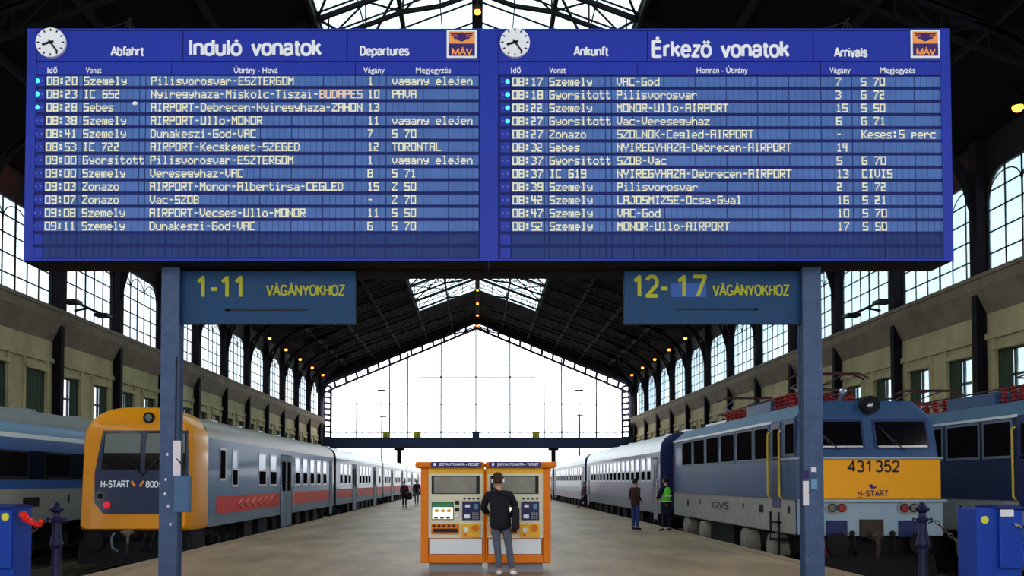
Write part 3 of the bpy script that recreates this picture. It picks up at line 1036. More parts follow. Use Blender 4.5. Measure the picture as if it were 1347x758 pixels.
    for sg in (-1, 1):
        for q in range(3):
            zz = ze_ + 0.04 - q * 0.035
            ln = (0.40, 0.36, 0.28)[q]
            em.prism([(xm, zz - 0.012), (xm, zz + 0.014), (xm + sg * w * ln, zz + 0.03), (xm + sg * w * ln * 0.9, zz + 0.004)], 'y', YB - 0.024, YB - 0.018, 0)
    em.build('emblem', M['logo_blue'], plate)
    lm = MB()
    stroke_text(lm, 'MÁV', xa_ + 0.085, xb_ - 0.085, bz(72.5), bz(65), YB - 0.021, 1.7)
    lm.build('logo_lettering', M['logo_orange'], plate, fix=False)
    # wire bracket on the top edge
    br = MB()
    xq = bx(165 if k == 0 else 1120, 40)
    for d0, d1 in (((-0.13, 0), (0.03, 0.27)), ((0.12, 0), (-0.02, 0.25)), ((0, 0), (0, 0.2)), ((-0.6, 0.02), (-0.02, 0.2))):
        br.bar((xq + d0[0], YB + 0.2, Z1 + d0[1]), (xq + d1[0], YB + 0.2, Z1 + d1[1]), 0.02)
    br.build('wire_bracket', M['underside'], t)
    return t

MIDX = 643
board(0, 33.5, MIDX - 0.03, 'wide blue departures board headed Induló vonatok with white clock and yellow flap lettering', DEP,
      [('Induló vonatok', 249, 421.5, 73, 52.5, 0.018), ('Abfahrt', 147, 189, 74, 62, 0.01), ('Departures', 474, 537.5, 73.5, 61.5, 0.01)],
      [('Idő', 63, 76), ('Vonat', 113, 134), ('Útirány - Hová', 308, 365.5), ('Vágány', 478, 506), ('Megjegyzés', 547, 593)],
      0, 3, (241, 457), (226, 467.5))
board(1, MIDX + 0.03, 1252, 'wide blue arrivals board headed Érkező vonatok with white clock and yellow flap lettering', ARR,
      [('Érkező vonatok', 858, 1036, 75, 54.5, 0.018), ('Ankunft', 755, 799, 74, 62, 0.01), ('Arrivals', 1097, 1139, 75.5, 63.5, 0.01)],
      [('Idő', 672, 685), ('Vonat', 722, 744), ('Honnan - Útirány', 916, 983), ('Vágány', 1090, 1118), ('Megjegyzés', 1157, 1203)],
      612, 4, (851, 1069), (838, 1079))

# posts
YP = 15.15
def post(px0, px1, label):
    x0, _ = PY(px0, 550, YP)
    x1, _ = PY(px1, 550, YP)
    t = thing('board_post', ((x0 + x1) / 2, YP, 0), label, 'post', 'posts carrying the boards')
    mb = MB()
    w = x1 - x0
    mb.box(x0, x1, YP - 0.13, YP - 0.11, 0, Z0 - 0.01)
    mb.box(x0, x1, YP + 0.11, YP + 0.13, 0, Z0 - 0.01)
    mb.box(x0 + w * 0.1, x1 - w * 0.1, YP - 0.11, YP + 0.11, 0, Z0 - 0.01)
    mb.build('shaft', M['post'], t)
    fm = MB()
    fm.box(x0 - 0.01, x1 + 0.01, YP - 0.26, YP + 0.26, 0, 0.025)
    for a in (x0 + 0.05, x1 - 0.05):
        for b in (-0.2, 0.2):
            fm.cyl((a, YP + b, 0.02), (a, YP + b, 0.06), 0.025, 6)
    fm.build('base_plate', M['post'], t)
    # rivets
    for z in (0.5, 1.3, 2.1, 2.9, 3.7, 4.5):
        pass
    bt = MB()
    for k in range(9):
        z = 0.45 + k * 0.5
        for a in (x0 + w * 0.2, x1 - w * 0.2):
            bt.ball((a, YP - 0.13, z), 0.014, 8)
    bt.build('bolt_row', M['post'], t)
    return t, x0, x1
t, x0, x1 = post(214, 237.5, 'grey-blue steel post under the departures board, with a junction box and white notice')
a, z1 = PY(230, 627, YP - 0.2)
b, z0 = PY(250, 674, YP - 0.2)
bxm = MB().box(a, b, YP - 0.26, YP - 0.12, z0, z1).build('junction_box', M['boxgrey'], t, bevel=0.012)
dm = MB().box(a + 0.02, b - 0.02, YP - 0.268, YP - 0.255, z0 + 0.03, z1 - 0.03)
dm.cyl((a + 0.05, YP - 0.28, (z0 + z1) / 2), (a + 0.05, YP - 0.26, (z0 + z1) / 2), 0.018, 10)
dm.build('box_door', M['boxgrey'], bxm)
cm = MB()
pz = PY(240, 560, YP)[1]
cm.tube([((a + b) / 2, YP - 0.19, z1), ((a + b) / 2 + 0.03, YP - 0.19, z1 + 0.15), (x1 - 0.03, YP - 0.145, z1 + 0.3), (x1 - 0.03, YP - 0.145, 3.6)], 0.012, 8)
cm.build('cable', M['black'], t)
a, z1 = PY(228, 580, YP - 0.15)
b, z0 = PY(237.5, 626, YP - 0.15)
MB().box(a, b, YP - 0.16, YP - 0.145, z0, z1).build('paper_notice', M['paper'], t)
for px, py in ((220, 598), (218, 631), (221, 666), (217, 650), (224, 690)):
    x, z = PY(px, py, YP - 0.13)
    MB().ball((x, YP - 0.13, z), 0.02, 8, 0, (1, 0.2, 1.2)).build('paint_chip', M['paper'], t)
t, x0, x1 = post(1054, 1078.5, 'grey-blue steel post under the arrivals board, carrying paper stickers')
for px0, py0, px1, py1, m in ((1056, 633, 1064, 665, 'paper'), (1058, 619, 1064, 630, 'k_purple'), (1067, 615, 1074, 621, 'paper'), (1067, 631, 1075, 643, 'x_lblue')):
    a, z1 = PY(px0, py0, YP - 0.13)
    b, z0 = PY(px1, py1, YP - 0.13)
    MB().box(a, b, YP - 0.137, YP - 0.128, z0, z1).build('sticker', M[m], t)
# beam between the posts under the boards
mb = MB()
a, _ = PY(226, 350, YP)
b, _ = PY(1066, 350, YP)
mb.box(a, b, YP + 0.14, YP + 0.3, Z0 - 0.08, Z0 - 0.01)
mb.box(a, b, YP + 0.12, YP + 0.32, Z0 - 0.10, Z0 - 0.08)
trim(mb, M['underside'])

def hanging_sign(px0, px1, label, items, arrow, patch=None, head=-1):
    x0, z0 = PY(px0, 427.5, YP + 0.1)
    x1, z1 = PY(px1, 347, YP + 0.1)
    y = YP + 0.02
    t = thing('direction_sign', ((x0 + x1) / 2, y, z0), label, 'sign', 'platform direction signs')
    z1 = min(z1, Z0 - 0.03)
    mb = MB().box(x0, x1, y, y + 0.1, z0, z1)
    mb.build('sign_panel', M['sign'], t, bevel=0.01)
    if patch:
        a, zt = PY(patch[0], patch[1], y)
        b, zl = PY(patch[2], patch[3], y)
        MB().box(a, b, y - 0.006, y + 0.001, zl, zt).build('patch', M['sign_patch'], t)
    lm = MB()
    for s, a, b, yb, yt in items:
        stroke_text(lm, s, PY(a, yb, y)[0], PY(b, yb, y)[0], PY(a, yb, y)[1], PY(a, yt, y)[1], y - 0.01, 1.3)
    lm.build('sign_lettering', M['sign_yellow'], t, fix=False)
    am = MB()
    a, z = PY(arrow[0], arrow[2], y)
    b, _ = PY(arrow[1], arrow[2], y)
    am.box(a, b, y - 0.006, y + 0.001, z - 0.014, z + 0.014)
    tip = a if head < 0 else b
    am.prism([(tip + head * 0.03, z), (tip - head * 0.06, z + 0.03), (tip - head * 0.06, z - 0.03)], 'y', y - 0.006, y + 0.001)
    am.build('arrow', M['black'], t)
    hg = MB()
    for xx in (x0 + 0.3, x1 - 0.3):
        hg.box(xx - 0.03, xx + 0.03, y + 0.03, y + 0.07, z1, Z0 - 0.01)
    hg.build('hanger', M['iron'], t)
hanging_sign(239, 468.5, 'blue hanging sign with yellow 1-11 and an arrow', [('1-11', 258, 322, 390.5, 365), ('VÁGÁNYOKHOZ', 351, 453, 388.5, 376)], (297, 405, 408))
hanging_sign(820.5, 1052, 'blue hanging sign with yellow 12-17 on a lighter patch', [('12-', 832, 878, 390, 364), ('17', 889, 928, 390, 364), ('VÁGÁNYOKHOZ', 938, 1037, 388.5, 376)],
             (888, 997, 407), (882, 373, 929, 391), 1)

# ------------------------------------------------------------------ trains
RAILZ = -0.55
def body_profile(xc, hw, zb, bands, zroof):
    """bands: [(z_top, material index)] up one side; returns outline points and the material of each edge"""
    zs = zb
    right = [(xc + hw, zb)]
    mats_r = []
    for z, m in bands:
        right.append((xc + hw, z))
        mats_r.append(m)
    zt = bands[-1][0]
    arc = []
    N = 10
    for k in range(1, N):
        a = PI * k / N
        ca, sa = math.cos(a), math.sin(a)
        arc.append((xc + hw * math.copysign(abs(ca) ** 0.7, ca), zt + (zroof - zt) * sa ** 0.8))
    left = [(2 * xc - x, z) for x, z in reversed(right)]
    pts = right + arc + left
    mats_ = mats_r + [len(bands)] * N + list(reversed(mats_r)) + [len(bands) + 1]
    # roof index = position after all band materials, floor index = next
    return pts, mats_

def bogie(t, xc, yc, wb=2.5, sides=(-1, 1), wheel_r=0.46, gauge=0.80):
    mb = MB()
    for sg in (-1, 1):
        x = xc + sg * 1.02
        mb.box(x - 0.07, x + 0.07, yc - wb / 2 - 0.6, yc + wb / 2 + 0.6, RAILZ + 0.45, RAILZ + 0.68)
        for s in (-1, 1):
            mb.box(x - 0.14, x + 0.14, yc + s * wb / 2 - 0.2, yc + s * wb / 2 + 0.2, RAILZ + 0.28, RAILZ + 0.62)
            mb.cyl((x, yc + s * 0.5, RAILZ + 0.3), (x, yc + s * 0.5, RAILZ + 0.85), 0.14, 10)
    mb.box(xc - 1.0, xc + 1.0, yc - 0.35, yc + 0.35, RAILZ + 0.3, RAILZ + 0.85)
    b = mb.build('bogie', M['t_dark'], t)
    for s in (-1, 1):
        for sg in (-1, 1):
            wm = MB()
            x = xc + sg * gauge
            wm.cyl((x - 0.06, yc + s * wb / 2, RAILZ + wheel_r), (x + 0.06, yc + s * wb / 2, RAILZ + wheel_r), wheel_r, 24)
            wm.cyl((x - 0.1, yc + s * wb / 2, RAILZ + wheel_r), (x + 0.1, yc + s * wb / 2, RAILZ + wheel_r), wheel_r * 0.35, 14)
            wm.build('wheel', M['rail'], b)

def side_window(t, X, sg, ya, yb, za, zb, split=None, upper=None, name='window', frame='t_frame'):
    mb = MB()
    e = 0.06
    a, b = X - sg * 0.03, X + sg * 0.012
    mb.box(a, b, ya - e, yb + e, za - e, za, 0)
    mb.box(a, b, ya - e, yb + e, zb, zb + e, 0)
    mb.box(a, b, ya - e, ya, za, zb, 0)
    mb.box(a, b, yb, yb + e, za, zb, 0)
    g = X + sg * 0.004
    if split:
        mb.box(X - sg * 0.03, g, ya, yb, za, split - 0.03, 1)
        mb.box(X - sg * 0.03, b, ya, yb, split - 0.03, split + 0.03, 0)
        mb.box(X - sg * 0.03, g, ya, yb, split + 0.03, zb, 2)
    else:
        mb.box(X - sg * 0.03, g, ya, yb, za, zb, 1)
    return mb.build(name, [M[frame], M['t_glass_side'], M[upper] if upper else M['t_glass_side']], t)

def side_door(t, X, sg, ya, yb, zb, zt, m, handle=True, leaves=2):
    mb = MB()
    b = X + sg * 0.015
    mb.box(X - sg * 0.05, X + sg * 0.006, ya - 0.05, yb + 0.05, zb, zt, 1)
    n = leaves
    for k in range(n):
        a0, a1 = ya + (yb - ya) * k / n + 0.02, ya + (yb - ya) * (k + 1) / n - 0.02
        mb.box(X - sg * 0.03, b, a0, a1, zb + 0.03, zt - 0.03, 0)
        mb.box(X, b + sg * 0.004, a0 + 0.15, a1 - 0.15, zb + (zt - zb) * 0.5, zt - 0.25, 2)
    d = mb.build('door', [m, M['t_dark'], M['t_glass_side']], t)
    if handle:
        hm = MB()
        for yy in (ya - 0.12, yb + 0.12):
            hm.tube([(X, yy, zb + 0.6), (X + sg * 0.06, yy, zb + 0.65), (X + sg * 0.06, yy, zb + 1.5), (X, yy, zb + 1.55)], 0.018, 6)
        hm.build('handrail', M['chrome'], d)

def under_gear(t, xc, y0, y1):
    mb = MB()
    mb.box(xc - 1.0, xc + 1.0, y0 + 0.2, y1 - 0.2, 0.1, 0.42)
    L = y1 - y0
    n = int(L / 3)
    for k in range(n):
        yy = y0 + L * 0.22 + (L * 0.56) * k / max(1, n - 1)
        w = random.uniform(0.8, 1.5)
        mb.box(xc - 1.28, xc + 1.28, yy - w / 2, yy + w / 2, random.uniform(-0.35, -0.15), 0.36)
    return mb.build('underframe', M['t_dark'], t)

def buffers(t, xc, y, z, d, m='t_dark'):
    for sg in (-1, 1):
        mb = MB()
        x = xc + sg * 0.88
        mb.cyl((x, y, z), (x, y - d * 0.45, z), 0.12, 14)
        mb.cyl((x, y - d * 0.45, z), (x, y - d * 0.62, z), 0.085, 12)
        mb.cyl((x, y - d * 0.62, z), (x, y - d * 0.66, z), 0.24, 24)
        mb.build('buffer', M[m], t)

def coach(name, xc, hw, y0, y1, zb, bands, bmats, zroof, roofm, label, cat, sg, windows=(), doors=(), stripe=None, group=None, doorm=None, upper='t_glass_refl', gang=True):
    t = thing(name, (xc, y0, RAILZ), label, cat, group)
    pts, ms = body_profile(xc, hw, zb, bands, zroof)
    mats_ = [M[m] for m in bmats] + [M[roofm], M['t_dark']]
    mb = MB()
    mb.prism(pts, 'y', y0, y1, 0, ms)
    mb.m[0] = mb.m[1] = len(bmats) + 1
    mb.build('body', mats_, t, smooth=True)
    X = xc + sg * hw
    for w in windows:
        side_window(t, X, sg, *w, upper=upper)
    for d in doors:
        side_door(t, X, sg, d[0], d[1], d[2], d[3], M[doorm or bmats[-1]])
    for s in (stripe or ()):
        MB().box(X - sg * 0.02, X + sg * 0.006, s[0], s[1], s[2], s[3]).build('stripe', M[s[4]], t)
    under_gear(t, xc, y0, y1)
    bogie(t, xc, y0 + 3.2)
    bogie(t, xc, y1 - 3.2)
    buffers(t, xc, y0, 0.42, 0.6)
    if gang:
        gm = MB()
        gm.box(xc - 0.75, xc + 0.75, y0 - 0.32, y0, 0.45, 2.75)
        for k in range(4):
            gm.box(xc - 0.8, xc + 0.8, y0 - 0.30 + k * 0.08, y0 - 0.27 + k * 0.08, 0.42, 2.8)
        gm.build('gangway', M['t_dark'], t)
    rv = MB()
    n = int((y1 - y0) / 3.2)
    for k in range(n):
        yy = y0 + 1.5 + k * 3.2
        rv.box(xc - 0.25, xc + 0.25, yy - 0.35, yy + 0.35, zroof - 0.05, zroof + 0.1)
    rv.build('roof_vent', M[roofm], t)
    return t

# --- yellow-nosed push-pull set on the track left of the platform
XL1, HW = -8.55, 1.36
ZB = 0.40
w1 = [(27.9, 28.5, 1.52, 2.5, 1.98), (31.3, 32.3, 1.52, 2.5, 1.98), (33.0, 34.0, 1.52, 2.5, 1.98)] + [(37.5 + k * 1.7, 38.45 + k * 1.7, 1.52, 2.5, 1.98) for k in range(5)]
tr = coach('control_car', XL1, HW, 25.3, 47.6, ZB, [(0.7, 0), (2.78, 1)], ['t_grey', 't_blue'], 3.45, 't_roof',
           'blue push-pull railcar with a rounded yellow nose and a red side stripe', 'train car', 1,
           windows=w1, doors=[(34.75, 36.75, -0.08, 2.6), (46.2, 47.0, 0.0, 2.6)],
           stripe=[(26.2, 34.5, 0.72, 1.2, 't_red'), (37.0, 46.0, 0.72, 1.2, 't_red')], doorm='t_grey', gang=False)
side_window(tr, XL1 + HW, 1, 26.55, 27.1, 1.7, 2.5, name='cab_window')
lm = MB()
for k in range(6):
    yy = 28.6 + k * 0.85
    for s in (-1, 1):
        lm.bar((XL1 + HW + 0.01, yy, 0.96), (XL1 + HW + 0.01, yy + 0.5, 0.96 + s * 0.15), 0.02, 0.05, up=(1, 0, 0))
lm.build('stripe_chevron', M['t_pink'], tr)
# nose: profile lofted from the body section to a smaller, rounded front
def sect(hw, zb, zs, zt, y, lean=0.0):
    P = [(hw - 0.12, zb), (hw - 0.035, zb + 0.035), (hw, zb + 0.12)]
    P += [(hw, zb + 0.12 + (zs - zb - 0.12) * k / 4) for k in range(1, 4)]
    P += [(hw * math.cos(PI * k / 32) ** 0.62, zs + (zt - zs) * math.sin(PI * k / 32) ** 0.85) for k in range(0, 17)]
    P += [(-x, z) for x, z in reversed(P[:-1])]
    return [(XL1 + x, y + lean * (z - zb) / (zt - zb), z) for x, z in P]
rings = [sect(1.37, 0.36, 2.62, 3.50, 25.35), sect(1.38, 0.36, 2.62, 3.52, 24.6, 0.1), sect(1.37, 0.37, 2.62, 3.51, 23.95, 0.25), sect(1.34, 0.40, 2.60, 3.46, 23.70, 0.28), sect(1.29, 0.45, 2.56, 3.38, 23.62, 0.28)]
mb = MB()
n = len(rings[0])
vs = [p for r_ in rings for p in r_]
fs = [(k * n + i, k * n + (i + 1) % n, (k + 1) * n + (i + 1) % n, (k + 1) * n + i) for k in range(len(rings) - 1) for i in range(n)]
fs += [tuple(range(n)), tuple((len(rings) - 1) * n + i for i in range(n))]
mb.raw(vs, fs)
nose = mb.build('nose', M['t_yellow'], tr, smooth=True)
# front panel follows the leaning front plane
def fr(px, py, d=0.0):
    x, z = PY(px, py, 23.7)
    return (x, 23.62 + 0.28 * (z - 0.5) / 2.78 - d, z)
def fpanel(pts, d0, d1, name, m, parent):
    mb = MB()
    A = [fr(p[0], p[1], d1) for p in pts]
    B = [fr(p[0], p[1], d0) for p in pts]
    n = len(pts)
    mb.raw(A + B, [tuple(range(n)), tuple(reversed(range(n, 2 * n)))] + [(i, (i + 1) % n, n + (i + 1) % n, n + i) for i in range(n)])
    return mb.build(name, M[m], parent)
fp = fpanel([(133, 566), (245, 566), (247, 622), (246, 660), (236, 676), (137, 676), (125, 661), (124, 622)], -0.05, 0.03, 'front_panel', 't_navy', nose)
for a, b in ((135.5, 184), (190, 243)):
    gl = fpanel([(a, 568.5), (b, 568.5), (b + (1 if b > 200 else 0), 618), (a - (3 if a < 150 else 0), 618)], 0.0, 0.036, 'windscreen', 't_glass', nose)
    fpanel([(a + 1, 570), (b - 1, 570), (b - 1, 596), (a + 0, 596)], 0.0, 0.042, 'facade_reflection', 'glare', nose)  # pale plate painting a reflection onto the upper windscreen, not a real part
wm = MB()
wm.bar(fr(187, 625, 0.06), fr(165, 600, 0.06), 0.03)
wm.bar(fr(187, 625, 0.06), fr(210, 602, 0.06), 0.03)
wm.build('wiper', M['black'], nose)
lm = MB()
def fr_text(mb, s, px0, px1, pyb, pyt, m=0):
    p0, p1 = fr(px0, pyb, 0.036), fr(px1, pyt, 0.036)
    stroke_text(mb, s, p0[0], p1[0], p0[2], p1[2], 0, 1.2, m, lambda x, z: (x, 23.62 + 0.28 * (z - 0.5) / 2.78 - 0.036, z))
fr_text(lm, 'H-START', 133, 170, 641, 633)
fr_text(lm, '8005', 192, 213.5, 641, 633.5)
lm.build('nose_lettering', M['white'], nose, fix=False)
lm = MB()
for sg in (-1, 1):
    lm.bar(fr(181 + sg * 3, 640, 0.036), fr(181 + sg * 8, 633, 0.036), 0.05, 0.01, up=(0, 1, 0))
lm.build('chevron_mark', M['t_yellow'], nose)
for px, py, m, r_ in ((133.5, 653, 'lens', 0.105), (142, 664.5, 'redlens', 0.105), (238, 653, 'lens', 0.105), (229, 664.5, 'redlens', 0.105)):
    p = Vector(fr(px, py, 0.0))
    hm = MB()
    hm.cyl(p + Vector((0, 0.02, 0)), p + Vector((0, -0.06, 0)), r_, 20, 0)
    hm.cyl(p + Vector((0, -0.06, 0)), p + Vector((0, -0.075, 0)), r_ * (0.72 if m == 'lens' else 0.85), 20, 1)
    hm.build('front_lamp', [M['lens'] if m == 'lens' else M['red'], M['t_dark'] if m == 'lens' else M['redlens']], nose)
p = Vector(fr(193, 549, 0.0))
hm = MB()
hm.cyl(p + Vector((0, 0.35, 0)), p + Vector((0, -0.06, 0)), 0.14, 20, 0)
hm.cyl(p + Vector((0, -0.06, 0)), p + Vector((0, -0.07, 0)), 0.09, 20, 1)
hm.build('head_lamp', [M['t_dark'], M['lens']], nose)
mb = MB()
mb.box(XL1 - 1.3, XL1 + 1.3, 23.9, 25.3, -0.05, 0.42)
mb.prism([(23.7, 0.1), (23.95, 0.25), (23.95, -0.42), (23.6, -0.42)], 'x', XL1 - 1.35, XL1 + 1.35)
mb.box(XL1 + 0.6, XL1 + 1.35, 24.0, 25.2, -0.3, 0.3)
mb.build('snowplough', M['t_dark'], tr)
cp = MB()
cp.box(XL1 - 0.08, XL1 + 0.08, 23.25, 23.9, 0.3, 0.44)
cp.cyl((XL1 - 0.16, 23.3, 0.37), (XL1 + 0.16, 23.3, 0.37), 0.05, 10)
cp.tube([(XL1, 23.3, 0.37), (XL1 + 0.03, 23.22, 0.1), (XL1 - 0.02, 23.3, -0.12)], 0.045, 8)
cp.build('coupling', M['rail'], tr)
for dx_ in (-0.45, 0.35, 0.55):
    hm = MB()
    hm.tube([(XL1 + dx_, 23.6, 0.34), (XL1 + dx_, 23.42, 0.2), (XL1 + dx_ * 0.9, 23.4, -0.02), (XL1 + dx_ * 0.75, 23.55, -0.1)], 0.03, 8)
    hm.build('air_hose', M['t_grey'] if dx_ < 0 else M['t_dark'], tr)
buffers(tr, XL1, 23.75, 0.14, 0.45)

def set_car(y0, y1, label, name='passenger_car'):
    L = y1 - y0
    d1, d2 = y0 + L * 0.27, y0 + L * 0.73
    ws = []
    y = y0 + 1.4
    while y + 1.0 < y1 - 1.0:
        if not any(d - 0.5 < y + 1.0 and y < d + 2.3 for d in (d1, d2)):
            ws.append((y, y + 0.95, 1.52, 2.5, 1.98))
        y += 1.65
    return coach(name, XL1, HW, y0, y1, ZB, [(0.7, 0), (2.78, 1)], ['t_grey', 't_blue'], 3.45, 't_roofw' if name == 'passenger_car' else 't_roof', label, 'train car', 1,
                 windows=ws, doors=[(d1, d1 + 1.7, -0.08, 2.6), (d2, d2 + 1.7, -0.08, 2.6)],
                 stripe=[(y0 + 0.3, d1 - 0.2, 0.72, 1.2, 't_red'), (d1 + 1.9, d2 - 0.2, 0.72, 1.2, 't_red'), (d2 + 1.9, y1 - 0.3, 0.72, 1.2, 't_red')],
                 doorm='t_grey', group='cars behind the yellow-nosed railcar')
ords = ['first', 'second', 'third', 'fourth', 'fifth']
for k in range(5):
    y0 = 48.35 + k * 24.4
    set_car(y0, y0 + 23.7, 'blue and red passenger car, %s coupled behind the yellow-nosed railcar' % ords[k])

# --- blue railcar with a white stripe, one track further left
tx = coach('stripe_railcar', -13.2, 1.45, 19.6, 45.0, 0.5, [(0.9, 0), (1.42, 0), (1.68, 1), (2.42, 1), (2.74, 1), (2.86, 2), (3.12, 3)],
           ['x_beige', 'x_beige', 'x_blue', 'x_blue', 'x_blue', 'stripe_white', 'x_lblue'], 3.62, 'x_roof',
           'blue and beige railcar with a white stripe below its grey roof', 'train car', 1)
for o in tx.children:
    if o.name.startswith('body'):
        # band index = material slot
        me = o.data
        for p in me.polygons:
            if p.material_index < 7:
                z = p.center.z + RAILZ
                zz = p.center.z + ROOT[tx.name].z
                k = 0 if zz < 1.42 else 2 if zz < 2.74 else 5 if zz < 2.86 else 6 if zz < 3.12 else 7
                if abs(p.normal.y) < 0.5 and abs(p.normal.x) > 0.9:
                    p.material_index = k
MB().box(-11.75, -11.742, 19.7, 44.9, 1.68, 2.42).build('window_band', M['t_glass'], tx)
for k in range(8):
    side_window(tx, -11.742, 1, 20.6 + k * 2.6, 22.2 + k * 2.6, 1.74, 2.36, frame='t_dark')
MB().box(-11.76, -11.74, 24.6, 25.5, 0.95, 1.2).build('grille', M['t_dark'], tx)
MB().box(-11.76, -11.745, 27.3, 27.4, 1.0, 1.25).build('hatch', M['t_dark'], tx)

# --- grey coaches behind the blue locomotive
XR1 = 8.22
def r_coach(y0, y1, body, low, label, roofm='t_roofw', end=None):
    ws = []
    y = y0 + 1.9
    while y + 0.8 < y1 - 1.8:
        ws.append((y, y + 0.82, 1.66, 2.5, 2.04))
        y += 1.32
    t = coach('express_coach', XR1, 1.45, y0, y1, 0.42, [(0.92, 0), (2.72, 1)], [low, body], 3.5, roofm, label, 'train car', -1,
              windows=ws, doors=[(y0 + 0.5, y0 + 1.3, 0.15, 2.5), (y1 - 1.3, y1 - 0.5, 0.15, 2.5)], doorm=body, group='coaches behind the locomotive', gang=False)
    em = MB()
    pts, ms = body_profile(XR1, 1.44, 0.42, [(0.92, 0), (2.72, 1)], 3.48)
    em.prism(pts, 'y', y0 - 0.04, y0 - 0.005)
    em.build('end_panel', M['l_dark'], t)
    MB().box(XR1 - 1.0, XR1 - 0.45, y0 - 0.07, y0 - 0.03, 0.5, 2.6).build('end_door', M['t_red'] if end else M['t_dark'], t)
    gm = MB()
    for k in range(4):
        gm.box(XR1 - 0.42, XR1 + 0.42, y0 - 0.34 + k * 0.08, y0 - 0.3 + k * 0.08, 0.45, 2.7)
    gm.build('gangway', M['t_dark'], t)
    return t
M['end_red'] = mat('end_door_red', (110, 36, 44), 0.5)
_tr = M['t_red']; M['t_red'] = M['end_red']
r_coach(35.2, 58.8, 'c_mauve', 'c_lowgrey', 'mauve-grey passenger coach coupled straight behind the blue locomotive', end=True)
M['t_red'] = _tr
r_coach(60.0, 83.6, 'c_teal', 'c_pink', 'pale teal passenger coach behind the mauve-grey coach')
r_coach(84.8, 108.4, 'l_blue', 'c_lowgrey', 'blue passenger coach third in line behind the locomotive')
r_coach(109.6, 133.2, 'c_mauve', 'c_lowgrey', 'grey passenger coach standing under the far gable')

